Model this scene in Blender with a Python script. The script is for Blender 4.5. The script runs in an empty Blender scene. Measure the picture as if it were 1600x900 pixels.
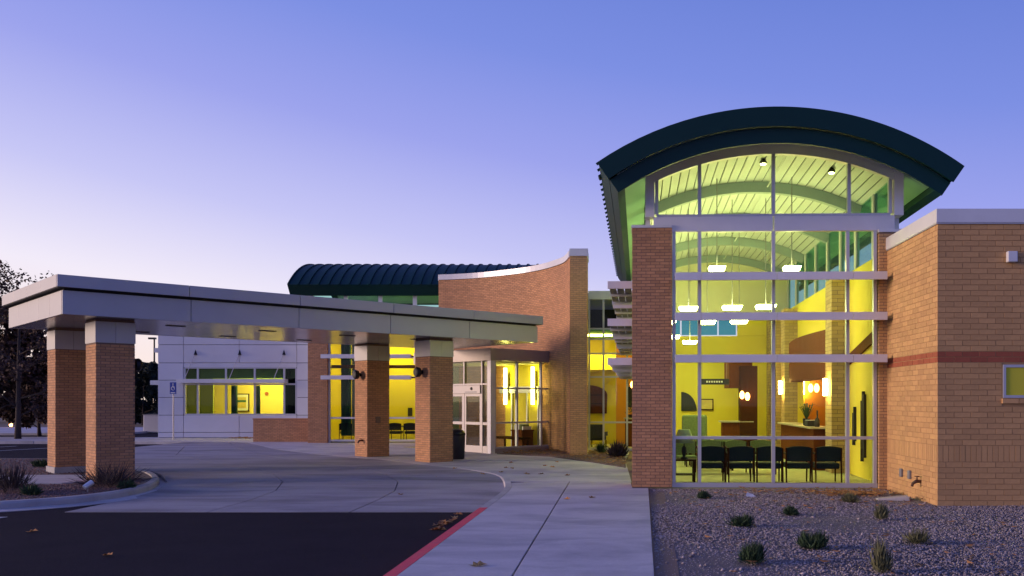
import bpy, bmesh, math, random
import numpy as np
from mathutils import Vector, Matrix

random.seed(7)
rng = np.random.default_rng(7)
sc = bpy.context.scene
COL = sc.collection
R = math.radians

# ------------------------------------------------------------------ camera
cam_d = bpy.data.cameras.new('camera')
cam = bpy.data.objects.new('camera', cam_d)
COL.objects.link(cam)
cam.location = (0, 0, 1.9)
cam.rotation_euler = (R(90), 0, 0)
F = 1383.0                                   # focal length in photo pixels (1600 wide)
cam_d.sensor_width = 36
cam_d.lens = F / 1600 * 36
cam_d.shift_x = -150 / 1600
cam_d.shift_y = 176 / 1600
cam_d.clip_end = 3000
sc.camera = cam

# ------------------------------------------------------------------ sky: clear dusk, afterglow low in the west (left)
w = bpy.data.worlds.new('World'); sc.world = w; w.use_nodes = True
nt = w.node_tree; nt.nodes.clear()
def N(tree, t, **kw):
    n = tree.nodes.new(t)
    for k, v in kw.items(): setattr(n, k, v)
    return n
L = nt.links.new
tc = N(nt, 'ShaderNodeTexCoord')
sx = N(nt, 'ShaderNodeSeparateXYZ'); L(tc.outputs['Generated'], sx.inputs[0])
def math_n(tree, op, a, b=None):
    n = N(tree, 'ShaderNodeMath', operation=op)
    for i, v in enumerate((a, b)):
        if v is None: continue
        if isinstance(v, (int, float)): n.inputs[i].default_value = v
        else: tree.links.new(v, n.inputs[i])
    return n.outputs[0]
GLOW_AZ = R(-80)                              # azimuth of the glow from +Y towards +X
absz = math_n(nt, 'MAXIMUM', sx.outputs[2], 0.0)
elev = math_n(nt, 'MULTIPLY', math_n(nt, 'ARCSINE', absz), 57.2958)
hl = math_n(nt, 'SQRT', math_n(nt, 'ADD', math_n(nt, 'MULTIPLY', sx.outputs[0], sx.outputs[0]), math_n(nt, 'MULTIPLY', sx.outputs[1], sx.outputs[1])))
hl = math_n(nt, 'MAXIMUM', hl, 0.001)
dotp = math_n(nt, 'DIVIDE', math_n(nt, 'ADD', math_n(nt, 'MULTIPLY', sx.outputs[0], math.sin(GLOW_AZ)), math_n(nt, 'MULTIPLY', sx.outputs[1], math.cos(GLOW_AZ))), hl)
dotp = math_n(nt, 'MINIMUM', math_n(nt, 'MAXIMUM', dotp, -1.0), 1.0)
azd = math_n(nt, 'MULTIPLY', math_n(nt, 'ARCCOSINE', dotp), 57.2958)
azd = math_n(nt, 'MAXIMUM', math_n(nt, 'SUBTRACT', azd, 28.0), 0.0)
far_az = math_n(nt, 'MAXIMUM', math_n(nt, 'SUBTRACT', azd, 78.0), 0.0)      # the side away from the glow is darker
s = math_n(nt, 'ADD', math_n(nt, 'MULTIPLY', elev, 1.62), math_n(nt, 'ADD', math_n(nt, 'MULTIPLY', azd, 0.24), math_n(nt, 'MULTIPLY', far_az, 0.45)))
s = math_n(nt, 'DIVIDE', s, 180.0)
def lin(c):
    return tuple(((v/255)/12.92 if v/255 <= .04045 else ((v/255+.055)/1.055)**2.4) for v in c)
ramp = N(nt, 'ShaderNodeValToRGB'); L(s, ramp.inputs[0])
stops = [(0, (255, 228, 206)), (9, (253, 234, 228)), (17, (243, 236, 250)), (26, (199, 199, 246)), (36, (157, 164, 237)),
         (46, (125, 144, 227)), (60, (99, 124, 211)), (90, (85, 107, 197)), (150, (76, 92, 180)), (180, (74, 90, 176))]
els = ramp.color_ramp.elements
while len(els) < len(stops): els.new(0.5)
for e, (p, c) in zip(els, stops):
    e.position = p/180; e.color = (*lin(c), 1)
bg = N(nt, 'ShaderNodeBackground'); L(ramp.outputs[0], bg.inputs[0]); bg.inputs[1].default_value = 1.0
out = N(nt, 'ShaderNodeOutputWorld'); L(bg.outputs[0], out.inputs[0])

# ------------------------------------------------------------------ the last glow of the sun from the west
sun_d = bpy.data.lights.new('sun', 'SUN'); sun = bpy.data.objects.new('sun', sun_d); COL.objects.link(sun)
sun_d.energy = 3.0; sun_d.angle = R(16); sun_d.color = (1.0, 0.72, 0.58)
sun.rotation_euler = Vector((0.98, 0.14, -0.125)).to_track_quat('-Z', 'Y').to_euler()
sun.location = (-40, 20, 30)

sc.view_settings.view_transform = 'Standard'; sc.view_settings.look = 'None'
sc.view_settings.exposure = 0.0; sc.view_settings.gamma = 1.0; sc.view_settings.use_curve_mapping = False
sc.cycles.use_denoising = True
sc.cycles.max_bounces = 8; sc.cycles.transparent_max_bounces = 24
sc.cycles.caustics_reflective = False; sc.cycles.caustics_refractive = False
sc.cycles.sample_clamp_indirect = 6.0

# ------------------------------------------------------------------ materials
MATS = {}
def mat(name, col, rough=0.7, metal=0.0, var=0.0, scale=4.0, bump=0.0, bscale=60.0, island=0.0, objvar=0.0, spec=0.5,
        emit=None, estr=0.0, fine=0.0, fscale=80.0, stain=0.0, stain_scale=0.6, stain_col=None, stretch=None):
    if name in MATS: return MATS[name]
    m = bpy.data.materials.new(name); m.use_nodes = True
    t = m.node_tree; b = t.nodes['Principled BSDF']; l = t.links.new
    b.inputs['Base Color'].default_value = (*col, 1); b.inputs['Roughness'].default_value = rough
    b.inputs['Metallic'].default_value = metal; b.inputs['Specular IOR Level'].default_value = spec
    tcn = N(t, 'ShaderNodeTexCoord'); co = tcn.outputs['Object']
    if stretch:
        mp = N(t, 'ShaderNodeMapping'); mp.inputs['Scale'].default_value = stretch; l(co, mp.inputs[0]); co = mp.outputs[0]
    cur = None
    def mul(fac_socket, lo, hi):
        nonlocal cur
        mr = N(t, 'ShaderNodeMapRange'); mr.inputs[1].default_value = 0.0; mr.inputs[2].default_value = 1.0
        mr.inputs[3].default_value = lo; mr.inputs[4].default_value = hi; l(fac_socket, mr.inputs[0])
        mx = N(t, 'ShaderNodeMix', data_type='RGBA', blend_type='MULTIPLY'); mx.inputs[0].default_value = 1.0
        if cur is None: mx.inputs[6].default_value = (*col, 1)
        else: l(cur, mx.inputs[6])
        l(mr.outputs[0], mx.inputs[7]); cur = mx.outputs[2]
    if var:
        nz = N(t, 'ShaderNodeTexNoise'); nz.inputs['Scale'].default_value = scale; nz.inputs['Detail'].default_value = 6
        nz.inputs['Roughness'].default_value = 0.65; l(co, nz.inputs['Vector']); mul(nz.outputs[0], 1-var*1.6, 1+var*1.6)
    if fine:
        nz = N(t, 'ShaderNodeTexNoise'); nz.inputs['Scale'].default_value = fscale; nz.inputs['Detail'].default_value = 2
        l(co, nz.inputs['Vector']); mul(nz.outputs[0], 1-fine, 1+fine)
    if island:
        g = N(t, 'ShaderNodeNewGeometry'); mul(g.outputs['Random Per Island'], 1-island, 1+island)
    if objvar:
        oi = N(t, 'ShaderNodeObjectInfo'); mul(oi.outputs['Random'], 1-objvar, 1+objvar)
    if stain:
        nz = N(t, 'ShaderNodeTexNoise'); nz.inputs['Scale'].default_value = stain_scale; nz.inputs['Detail'].default_value = 8
        nz.inputs['Roughness'].default_value = 0.6; nz.inputs['Distortion'].default_value = 0.6; l(co, nz.inputs['Vector'])
        cr = N(t, 'ShaderNodeMapRange'); cr.inputs[1].default_value = 0.43; cr.inputs[2].default_value = 0.66
        cr.inputs[3].default_value = 0; cr.inputs[4].default_value = stain; l(nz.outputs[0], cr.inputs[0])
        mx = N(t, 'ShaderNodeMix', data_type='RGBA'); l(cr.outputs[0], mx.inputs[0])
        if cur is None: mx.inputs[6].default_value = (*col, 1)
        else: l(cur, mx.inputs[6])
        mx.inputs[7].default_value = (*(stain_col or tuple(c*0.4 for c in col)), 1); cur = mx.outputs[2]
    if cur is not None: l(cur, b.inputs['Base Color'])
    if bump:
        nz = N(t, 'ShaderNodeTexNoise'); nz.inputs['Scale'].default_value = bscale; nz.inputs['Detail'].default_value = 4
        l(co, nz.inputs['Vector'])
        bp = N(t, 'ShaderNodeBump'); bp.inputs['Strength'].default_value = bump; bp.inputs['Distance'].default_value = 0.02
        l(nz.outputs[0], bp.inputs['Height']); l(bp.outputs[0], b.inputs['Normal'])
    if emit:
        b.inputs['Emission Color'].default_value = (*emit, 1); b.inputs['Emission Strength'].default_value = estr
    MATS[name] = m
    return m

def glass_mat(name, tint=(0.9, 0.95, 0.93), refl=1.0):
    m = bpy.data.materials.new(name); m.use_nodes = True
    t = m.node_tree; t.nodes.clear(); l = t.links.new
    o = N(t, 'ShaderNodeOutputMaterial'); mx = N(t, 'ShaderNodeMixShader')
    tr = N(t, 'ShaderNodeBsdfTransparent'); tr.inputs[0].default_value = (*tint, 1)
    gl = N(t, 'ShaderNodeBsdfGlossy'); gl.inputs['Roughness'].default_value = 0.02; gl.inputs[0].default_value = (1, 1, 1, 1)
    fr = N(t, 'ShaderNodeFresnel'); fr.inputs[0].default_value = 1.5
    fm = math_n(t, 'MULTIPLY', fr.outputs[0], refl)
    l(fm, mx.inputs[0]); l(tr.outputs[0], mx.inputs[1]); l(gl.outputs[0], mx.inputs[2]); l(mx.outputs[0], o.inputs[0])
    MATS[name] = m
    return m

M_glass = glass_mat('window_glass', (0.93, 0.96, 0.90), 0.2)
M_glass_t = glass_mat('tinted_glass', (0.62, 0.84, 0.76), 0.2)
M_glass_b = glass_mat('teal_glass', (0.30, 0.60, 0.62), 0.2)
M_mortar_t = mat('tan_mortar', (0.37, 0.22, 0.105), 0.95, var=0.1, scale=9)
M_mortar = mat('mortar', (0.20, 0.135, 0.10), 0.95, var=0.1, scale=9)
M_brick_red = mat('brick_red', (0.52, 0.265, 0.125), 0.85, var=0.10, scale=14, island=0.16, bump=0.35, bscale=90, stain=0.25, stain_scale=0.5, stain_col=(0.24, 0.13, 0.1))
M_brick_tan = mat('brick_tan', (0.55, 0.32, 0.135), 0.85, var=0.09, scale=12, island=0.12, objvar=0.10, bump=0.35, bscale=80, stain=0.2, stain_scale=0.45, stain_col=(0.3, 0.19, 0.11))
M_brick_band = mat('brick_band', (0.34, 0.09, 0.045), 0.85, var=0.12, scale=12, island=0.1, objvar=0.08, bump=0.3, bscale=80)
M_brick_int = mat('brick_interior', (0.46, 0.33, 0.13), 0.85, var=0.1, scale=12, island=0.16)
M_alu = mat('white_metal', (0.68, 0.67, 0.70), 0.38, 0.15, var=0.04, scale=1.3, stain=0.12, stain_scale=0.9)
M_door = mat('door_metal', (0.36, 0.34, 0.34), 0.45, 0.3, var=0.04, scale=2)
M_frame = mat('frame_metal', (0.50, 0.50, 0.54), 0.4, 0.3, var=0.04, scale=2)
M_coping = mat('coping_metal', (0.66, 0.66, 0.68), 0.35, 0.1, var=0.04, scale=1.2, stain=0.15, stain_scale=0.8)
M_panel = mat('wall_panel', (0.68, 0.68, 0.72), 0.5, 0.0, var=0.035, scale=0.9, objvar=0.03, stain=0.10, stain_scale=0.5)
M_canopy = mat('canopy_panel', (0.48, 0.47, 0.46), 0.42, 0.1, var=0.04, scale=0.8, objvar=0.03, stain=0.10, stain_scale=0.6)
M_soffit = mat('soffit_metal', (0.46, 0.45, 0.46), 0.22, 0.75, var=0.05, scale=1.0, objvar=0.06)
M_louver = mat('louver_metal', (0.16, 0.155, 0.14), 0.5, 0.2)
M_gap = mat('dark_gap', (0.02, 0.02, 0.022), 0.8)
M_roof = mat('roof_metal', (0.003, 0.032, 0.030), 0.5, 0.0, spec=0.2, var=0.08, scale=1.5)
M_roof_soffit = mat('roof_soffit', (0.60, 0.64, 0.50), 0.6, var=0.05, scale=1.0)
M_ceil = mat('ceiling_plank', (0.56, 0.62, 0.62), 0.55, var=0.05, scale=2, objvar=0.06)
M_beam = mat('ceiling_beam', (0.30, 0.38, 0.38), 0.5, var=0.05)
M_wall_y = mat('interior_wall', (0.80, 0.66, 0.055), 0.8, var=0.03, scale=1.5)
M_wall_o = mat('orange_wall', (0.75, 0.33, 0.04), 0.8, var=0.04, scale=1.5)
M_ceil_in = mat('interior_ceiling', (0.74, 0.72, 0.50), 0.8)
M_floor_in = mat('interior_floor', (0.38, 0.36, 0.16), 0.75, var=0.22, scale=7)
M_wood = mat('brown_wood', (0.12, 0.038, 0.010), 0.6, spec=0.02, var=0.18, scale=3, stretch=(6, 6, 0.7))
M_woodd = mat('dark_wood', (0.045, 0.018, 0.007), 0.6, spec=0.02, var=0.15, scale=3, stretch=(6, 6, 0.7))
M_stone = mat('counter_stone', (0.42, 0.37, 0.28), 0.3, var=0.15, scale=20)
M_fab_teal = mat('teal_fabric', (0.007, 0.020, 0.018), 0.9, var=0.2, scale=30)
M_fab_pat = mat('patterned_fabric', (0.16, 0.22, 0.08), 0.9, var=0.35, scale=26)
M_fab_blk = mat('dark_fabric', (0.018, 0.018, 0.020), 0.85, var=0.15, scale=20)
M_curt_g = mat('green_curtain', (0.03, 0.13, 0.075), 0.9)
M_curt_w = mat('pale_curtain', (0.45, 0.5, 0.36), 0.9)
M_black = mat('black_metal', (0.012, 0.012, 0.014), 0.4, 0.3)
M_conc = mat('concrete', (0.52, 0.49, 0.485), 0.85, stretch=(0.7, 1.4, 1), fine=0.16, fscale=30, var=0.09, scale=2.2, bump=0.25, bscale=45, stain=0.75, stain_scale=0.8, stain_col=(0.30, 0.285, 0.295))
M_conc_d = mat('drive_concrete', (0.33, 0.31, 0.32), 0.8, stretch=(0.6, 1.7, 1), fine=0.18, fscale=26, var=0.12, scale=1.5, bump=0.25, bscale=45, stain=0.9, stain_scale=0.5, stain_col=(0.17, 0.155, 0.165), objvar=0.06)
M_kerb = mat('kerb_concrete', (0.40, 0.385, 0.38), 0.85, var=0.12, scale=3, bump=0.3, bscale=40, stain=0.35, stain_scale=1.3)
M_redp = mat('red_paint', (0.80, 0.035, 0.065), 0.6, var=0.14, scale=6, bump=0.3, bscale=40, stain=0.22, stain_scale=3.5, stain_col=(0.25, 0.12, 0.11))
M_whitep = mat('white_paint', (0.62, 0.62, 0.60), 0.7, var=0.1, scale=9, stain=0.35, stain_scale=4)
M_asph = mat('asphalt', (0.021, 0.018, 0.028), 0.95, spec=0.08, var=0.16, scale=1.2, bump=0.8, bscale=120, fine=0.7, fscale=45, stain=0.4, stain_scale=0.35, stain_col=(0.030, 0.027, 0.033))
M_earth = mat('earth', (0.13, 0.10, 0.085), 0.95, var=0.2, scale=1.5)
M_grav_base = mat('gravel_base', (0.15, 0.125, 0.12), 0.95, var=0.25, scale=22, bump=0.8, bscale=50)
M_stone_g = mat('gravel_stone', (0.30, 0.25, 0.24), 0.9, island=0.55, var=0.1, scale=3)
M_stone_r = mat('red_gravel_stone', (0.20, 0.115, 0.10), 0.9, island=0.45, var=0.1, scale=3)
M_leafdry = mat('dry_leaf', (0.38, 0.175, 0.05), 0.85, objvar=0.45, island=0.35, var=0.2, scale=20)
M_leafpale = mat('pale_leaf', (0.36, 0.24, 0.09), 0.85, objvar=0.3, island=0.3)
M_shrub = mat('shrub_green', (0.030, 0.062, 0.022), 0.8, island=0.5)
M_shrub_dry = mat('shrub_dry', (0.13, 0.13, 0.06), 0.85, island=0.45)
M_shrub_pur = mat('shrub_twig', (0.045, 0.03, 0.032), 0.85, island=0.5)
M_bark = mat('bark', (0.055, 0.04, 0.032), 0.95, var=0.3, scale=8, bump=0.6, bscale=20)
M_tree = mat('tree_leaf', (0.085, 0.045, 0.028), 0.8, island=0.55)
M_ever = mat('evergreen_leaf', (0.018, 0.026, 0.016), 0.85, island=0.5)
M_blue = mat('sign_blue', (0.012, 0.045, 0.30), 0.5, var=0.05)
M_signw = mat('sign_white', (0.75, 0.75, 0.75), 0.5)
M_galv = mat('galvanized', (0.30, 0.30, 0.31), 0.45, 0.6, var=0.1, scale=6)
M_navy = mat('bin_plastic', (0.012, 0.014, 0.03), 0.5)
M_copper = mat('brass_fitting', (0.10, 0.05, 0.035), 0.45, 0.5)
M_greyplate = mat('grey_plate', (0.22, 0.22, 0.24), 0.5, 0.2)
YEL = (1.0, 0.88, 0.30)
M_lamp = mat('pendant_light', (0.8, 0.8, 0.7), 0.5, emit=(0.97, 1.0, 0.36), estr=50.0)
M_lamp_hot = mat('sconce_light', (0.9, 0.8, 0.6), 0.5, emit=(1.0, 0.62, 0.16), estr=110.0)
M_lamp_or = mat('amber_pendant', (0.9, 0.5, 0.3), 0.5, emit=(1.0, 0.42, 0.10), estr=16.0)
M_lamp_strip = mat('strip_light', (0.9, 0.9, 0.6), 0.5, emit=(1.0, 0.88, 0.18), estr=22.0)
M_lamp_panel = mat('ceiling_light', (0.9, 0.9, 0.7), 0.5, emit=(1.0, 0.84, 0.16), estr=36.0)
M_lamp_green = mat('clerestory_light', (0.9, 0.9, 0.7), 0.5, emit=(0.80, 1.0, 0.45), estr=22.0)
M_shade_g = mat('lampshade', (0.42, 0.58, 0.34), 0.8)
M_picture = mat('picture_print', (0.62, 0.48, 0.12), 0.6, var=0.3, scale=3)

# ------------------------------------------------------------------ mesh helpers
class MB:
    def __init__(s): s.v = []; s.f = []
    def add(s, vs, fs):
        b = len(s.v); s.v += [tuple(p) for p in vs]; s.f += [tuple(i+b for i in f) for f in fs]; return s
    def box(s, x0, x1, y0, y1, z0, z1):
        if x0 > x1: x0, x1 = x1, x0
        if y0 > y1: y0, y1 = y1, y0
        if z0 > z1: z0, z1 = z1, z0
        return s.add([(x0,y0,z0),(x1,y0,z0),(x1,y1,z0),(x0,y1,z0),(x0,y0,z1),(x1,y0,z1),(x1,y1,z1),(x0,y1,z1)],
                     [(0,3,2,1),(4,5,6,7),(0,1,5,4),(1,2,6,5),(2,3,7,6),(3,0,4,7)])
    def prism(s, poly, z0, z1):
        n = len(poly)
        if sum(poly[i][0]*poly[(i+1)%n][1]-poly[(i+1)%n][0]*poly[i][1] for i in range(n)) < 0: poly = poly[::-1]
        vs = [(x,y,z0) for x,y in poly]+[(x,y,z1) for x,y in poly]
        return s.add(vs, [tuple(range(n-1,-1,-1)), tuple(range(n,2*n))]+[(i,(i+1)%n,n+(i+1)%n,n+i) for i in range(n)])
    def prism_xz(s, poly, y0, y1):
        n = len(poly)
        if sum(poly[i][0]*poly[(i+1)%n][1]-poly[(i+1)%n][0]*poly[i][1] for i in range(n)) < 0: poly = poly[::-1]
        vs = [(x,y0,z) for x,z in poly]+[(x,y1,z) for x,z in poly]
        return s.add(vs, [tuple(range(n)), tuple(range(2*n-1,n-1,-1))]+[((i+1)%n,i,n+i,n+(i+1)%n) for i in range(n)])
    def tube(s, pts, rads, n=8, cap=True):
        pts = [Vector(p) for p in pts]
        if isinstance(rads, (int, float)): rads = [rads]*len(pts)
        vs = []; fs = []
        for i, p in enumerate(pts):
            d = (pts[min(i+1,len(pts)-1)]-pts[max(i-1,0)]).normalized()
            a = d.orthogonal().normalized() if i == 0 else (a-d*a.dot(d)).normalized()
            b = d.cross(a)
            for k in range(n):
                t = 2*math.pi*k/n; vs.append(p+(a*math.cos(t)+b*math.sin(t))*rads[i])
        for i in range(len(pts)-1):
            for k in range(n):
                fs.append((i*n+k, i*n+(k+1)%n, (i+1)*n+(k+1)%n, (i+1)*n+k))
        if cap: fs.append(tuple(range(n-1,-1,-1))); fs.append(tuple((len(pts)-1)*n+k for k in range(n)))
        return s.add(vs, fs)
    def lathe(s, prof, c=(0,0,0), n=16):
        vs = []; fs = []
        for r, z in prof:
            for k in range(n):
                t = 2*math.pi*k/n; vs.append((c[0]+r*math.cos(t), c[1]+r*math.sin(t), c[2]+z))
        for i in range(len(prof)-1):
            for k in range(n): fs.append((i*n+k, i*n+(k+1)%n, (i+1)*n+(k+1)%n, (i+1)*n+k))
        fs.append(tuple(range(n-1,-1,-1))); fs.append(tuple((len(prof)-1)*n+k for k in range(n)))
        return s.add(vs, fs)
    def arc(s, cx, cz, r0, r1, a0, a1, y0, y1, n=32):
        """annular sector in x-z (angles from vertical), extruded along y: a closed solid"""
        vs = []; fs = []
        for i in range(n+1):
            a = a0+(a1-a0)*i/n; si, co = math.sin(a), math.cos(a)
            vs += [(cx+r0*si,y0,cz+r0*co),(cx+r1*si,y0,cz+r1*co),(cx+r1*si,y1,cz+r1*co),(cx+r0*si,y1,cz+r0*co)]
        for i in range(n):
            p, q = 4*i, 4*(i+1)
            fs += [(p,p+1,q+1,q),(p+1,p+2,q+2,q+1),(p+2,p+3,q+3,q+2),(p+3,p,q,q+3)]
        fs += [(3,2,1,0), (4*n,4*n+1,4*n+2,4*n+3)]
        return s.add(vs, fs)
    def build(s, name, m, parent=None, bevel=0, smooth=False, loc=None):
        me = bpy.data.meshes.new(name); me.from_pydata(s.v, [], s.f); me.update()
        if smooth: me.polygons.foreach_set('use_smooth', [True]*len(me.polygons))
        me.materials.append(m)
        o = bpy.data.objects.new(name, me); COL.objects.link(o)
        if parent: o.parent = parent
        if loc: o.location = loc
        if bevel:
            b = o.modifiers.new('bevel', 'BEVEL'); b.width = bevel; b.segments = 2; b.limit_method = 'ANGLE'
        return o
def box(name, m, x0, x1, y0, y1, z0, z1, parent=None, bevel=0):
    return MB().box(x0, x1, y0, y1, z0, z1).build(name, m, parent, bevel)
def thing(name, label, cat, loc=(0,0,0), rz=0, group=None):
    o = bpy.data.objects.new(name, None); COL.objects.link(o)
    o.location = loc; o.rotation_euler = (0, 0, rz); o.empty_display_size = 0.3
    return tag(o, label, cat, group)
def tag(o, label, cat, group=None):
    o['label'] = label; o['category'] = cat
    if group: o['group'] = group
    return o
def struct(o): o['kind'] = 'structure'; return o
def stuff(o): o['kind'] = 'stuff'; return o
def copy_tree(o, parent=None):
    c = o.copy(); COL.objects.link(c); c.parent = parent
    for ch in list(o.children): copy_tree(ch, c)
    return c
def wx(px, Y): return (px-950)*Y/F
def wz(py, Y): return 1.9+(626-py)*Y/F

# brickwork: real bricks standing 7 mm proud of the mortar, on the plane through o spanned by u (horizontal) and z
def brick_cells(width, height, bl, bh, j=0.010, z0=0.0, skip=None, phase=0):
    nrow = int(round(height/bh)); cells = []
    for r in range(nrow):
        za, zb = z0+r*bh+j/2, z0+(r+1)*bh-j/2
        off = -(bl/2) if (r+phase) % 2 else 0.0
        x = off
        while x < width-1e-4:
            xa, xb = max(x, 0)+(j/2 if x > 0 else 0), min(x+bl, width)-(j/2 if x+bl < width else 0)
            if xb-xa > 0.03 and not (skip and skip(xa, xb, za, zb)): cells.append((xa, xb, za, zb))
            x += bl
    return cells
def brick_mb(mb, o, u, nrm, cells, proud=0.007, jitter=0.0015):
    o = Vector(o); u = Vector(u); nrm = Vector(nrm); Z = Vector((0,0,1))
    for xa, xb, za, zb in cells:
        p = proud+random.uniform(-jitter, jitter)
        q = [o+u*xa+Z*za, o+u*xb+Z*za, o+u*xb+Z*zb, o+u*xa+Z*zb]
        e = 0.002
        f = [o+u*(xa+e)+Z*(za+e)+nrm*p, o+u*(xb-e)+Z*(za+e)+nrm*p, o+u*(xb-e)+Z*(zb-e)+nrm*p, o+u*(xa+e)+Z*(zb-e)+nrm*p]
        mb.add(q+f, [(4,5,6,7),(0,1,5,4),(1,2,6,5),(2,3,7,6),(3,0,4,7)])
def brick_post(name, m, x0, x1, y0, y1, z0, z1, parent, bl=0.2032, bh=0.0677, faces='FLRB', core='wall_core'):
    """a brick post or wall: mortar core plus joined bricks on the chosen faces (F -y, B +y, L -x, R +x)"""
    c = box(core, M_mortar, x0+.007, x1-.007, y0+.007, y1-.007, z0, z1, parent)
    mb = MB(); h = z1-z0
    if 'F' in faces: brick_mb(mb, (x0,y0+.007,z0), (1,0,0), (0,-1,0), brick_cells(x1-x0, h, bl, bh))
    if 'B' in faces: brick_mb(mb, (x1,y1-.007,z0), (-1,0,0), (0,1,0), brick_cells(x1-x0, h, bl, bh))
    if 'L' in faces: brick_mb(mb, (x0+.007,y1,z0), (0,-1,0), (-1,0,0), brick_cells(y1-y0, h, bl, bh, phase=1))
    if 'R' in faces: brick_mb(mb, (x1-.007,y0,z0), (0,1,0), (1,0,0), brick_cells(y1-y0, h, bl, bh, phase=1))
    return stuff(mb.build(name, m, parent))

# ================================================================== GROUND
struct(MB().prism([(-1500,-300),(1500,-300),(1500,2500),(-1500,2500)], -0.5, -0.26).build('ground', M_earth))
road = struct(MB().prism([(-90,-20),(-1.9,-20),(-1.9,16.3),(-8,20),(-18,33),(-18,64),(-90,64)], -0.25, -0.137).build('road', M_asph))

def zd(y): return -0.128 + 0.125*min(1, max(0, (y-19.3)/4.5))
LB = [(-9.9,16.13),(-9.9,18.1),(-10.1,19.8),(-10.7,21.5),(-11.6,23),(-12.8,24.5),(-15.2,27),(-18,31),(-19.4,36.4),(-19.3,40.9)]
RB = [(-2.1,16.13),(-2.1,18.1),(-2.1,19.8),(-2.3,21.5),(-2.9,23.2),(-4.0,25.2),(-5.8,27.2),(-9.5,31.3),(-14.0,37.6),(-16.6,40.9)]
drive = struct(MB().prism([(-19.2,17),(-2.2,17),(-2.2,22),(-16.7,40)], -0.24, -0.145).build('driveway', M_conc_d))
# concrete bays of the drive with sawn joints between them
cols = 3
for i in range(0, len(LB)-1):
    for c in range(cols):
        f0, f1 = c/cols, (c+1)/cols
        if i in (0, 1, 2, 3):      # two long bays near the road
            pass
        def pt(k, f): return Vector((LB[k][0]+(RB[k][0]-LB[k][0])*f, LB[k][1]+(RB[k][1]-LB[k][1])*f))
        g = 0.012
        p = [pt(i, f0), pt(i, f1), pt(i+1, f1), pt(i+1, f0)]
        cen = sum(p, Vector((0,0)))/4
        side = (i % 2 == 0)
        q = []
        for k, a in enumerate(p):
            d = Vector((0, 0))
            d.x += g if k in (0, 3) and c > 0 else (-g if k in (1, 2) and c < cols-1 else 0)
            q.append(a+d)
        if i % 3 == 0:
            q[2].y -= 2*g; q[3].y -= 2*g
        vs = [(a.x, a.y, zd(a.y)-.08) for a in q]+[(a.x, a.y, zd(a.y)) for a in q]
        MB().add(vs, [(3,2,1,0),(4,5,6,7),(0,1,5,4),(1,2,6,5),(2,3,7,6),(3,0,4,7)]).build('slab', M_conc_d, drive)

# ---- sidewalk: slabs with joints, kerb along the drive, the straight part painted red
EDGE = [(-2.75,-8),(-2.46,9.59),(-2.30,15.74),(-2.25,18.9),(-2.46,20.85),(-2.82,22.65),(-3.5,23.9),(-4.34,25.0),(-5.5,26.3),(-7.15,28.3),(-8.85,29.9),(-12.6,34.1),(-15.2,38.2),(-16.9,40.6),(-19.4,41.2),(-27,41.6)]
def smooth_line(pts, n=4):
    out = []
    for i in range(len(pts)-1):
        p0, p1, p2, p3 = [Vector(pts[max(0, min(len(pts)-1, k))]) for k in (i-1, i, i+1, i+2)]
        for k in range(n):
            t = k/n
            out.append(0.5*((2*p1)+(p2-p0)*t+(2*p0-5*p1+4*p2-p3)*t*t+(3*p1-p0-3*p2+p3)*t**3))
    out.append(Vector(pts[-1])); return out
curve = [Vector(EDGE[0]), Vector(EDGE[1])]+smooth_line(EDGE[2:], 4)
def offset(line, d):
    o = []
    for i, p in enumerate(line):
        t = (line[min(i+1, len(line)-1)]-line[max(i-1, 0)]).normalized(); o.append(p+Vector((t.y, -t.x))*d)
    return o
inner = offset(curve, 0.16)
walk = struct(MB().prism([(a.x, a.y) for a in offset(curve, .05)]+[(-27,46),(1.2,40),(1.2,19.0),(.0,-8)], -0.24, -0.03).build('sidewalk', M_mortar))
def kerb_piece(a, b, m, name, z=0.0):
    pa, pb = curve[a:b+1], inner[a:b+1]
    n = len(pa); vs = []
    for p, q in zip(pa, pb):
        t = (q-p)*0.12
        vs += [(p.x, p.y, -.22), (p.x+t.x*.4, p.y+t.y*.4, z-.02), (p.x+t.x, p.y+t.y, z), (q.x, q.y, z), (q.x, q.y, -.22)]
    fs = []
    for i in range(n-1):
        for k in range(4): fs.append((5*i+k, 5*i+k+1, 5*(i+1)+k+1, 5*(i+1)+k))
    fs += [(0,1,2,3,4), tuple(5*(n-1)+k for k in (4,3,2,1,0))]
    o = MB().add(vs, fs).build(name, m, walk); return o
kerb_piece(0, 2, M_redp, 'red_kerb')
for a in range(2, len(curve)-1, 6): kerb_piece(a, min(a+6, len(curve)-1), M_kerb if a < 8 else M_conc, 'kerb')
# joint line of the walk and its right edge
def jx(y): return -1.04+(y-9.58)*0.0125
def gx(y): return 0.50+(y-9.58)*0.039
def ipt(y):                                   # inner kerb edge x at y (front, straight part)
    for p, q in zip(inner, inner[1:]):
        if p.y <= y <= q.y: return p.x+(q.x-p.x)*(y-p.y)/(q.y-p.y)
    return inner[-1].x
g = 0.011
def slab(poly, name='slab'): MB().prism(poly, -0.2, 0.0).build(name, M_conc, walk, bevel=0.006)
ysl = [-8, 3.5, 9.0, 15.74]
slab([(ipt(-8)+.003,-8),(jx(-8)-g,-8),(jx(20.8)-g,20.8)]+[(p.x+.004,p.y) for p in reversed(inner[1:]) if 9 < p.y < 20.8]+[(ipt(9)+.003, 9)])
slab([(jx(-8)+g,-8),(gx(-8),-8),(gx(19.3),19.3),(.53,19.3),(.53,20.8),(jx(20.8)+g,20.8)])
slab([(p.x+.004, p.y) for p in inner if 20.8+2*g < p.y < 28.0]+[(-6.6,28.0),(-1,28.0),(.55,28.0),(.55,20.8+2*g)][0:] )
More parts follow.
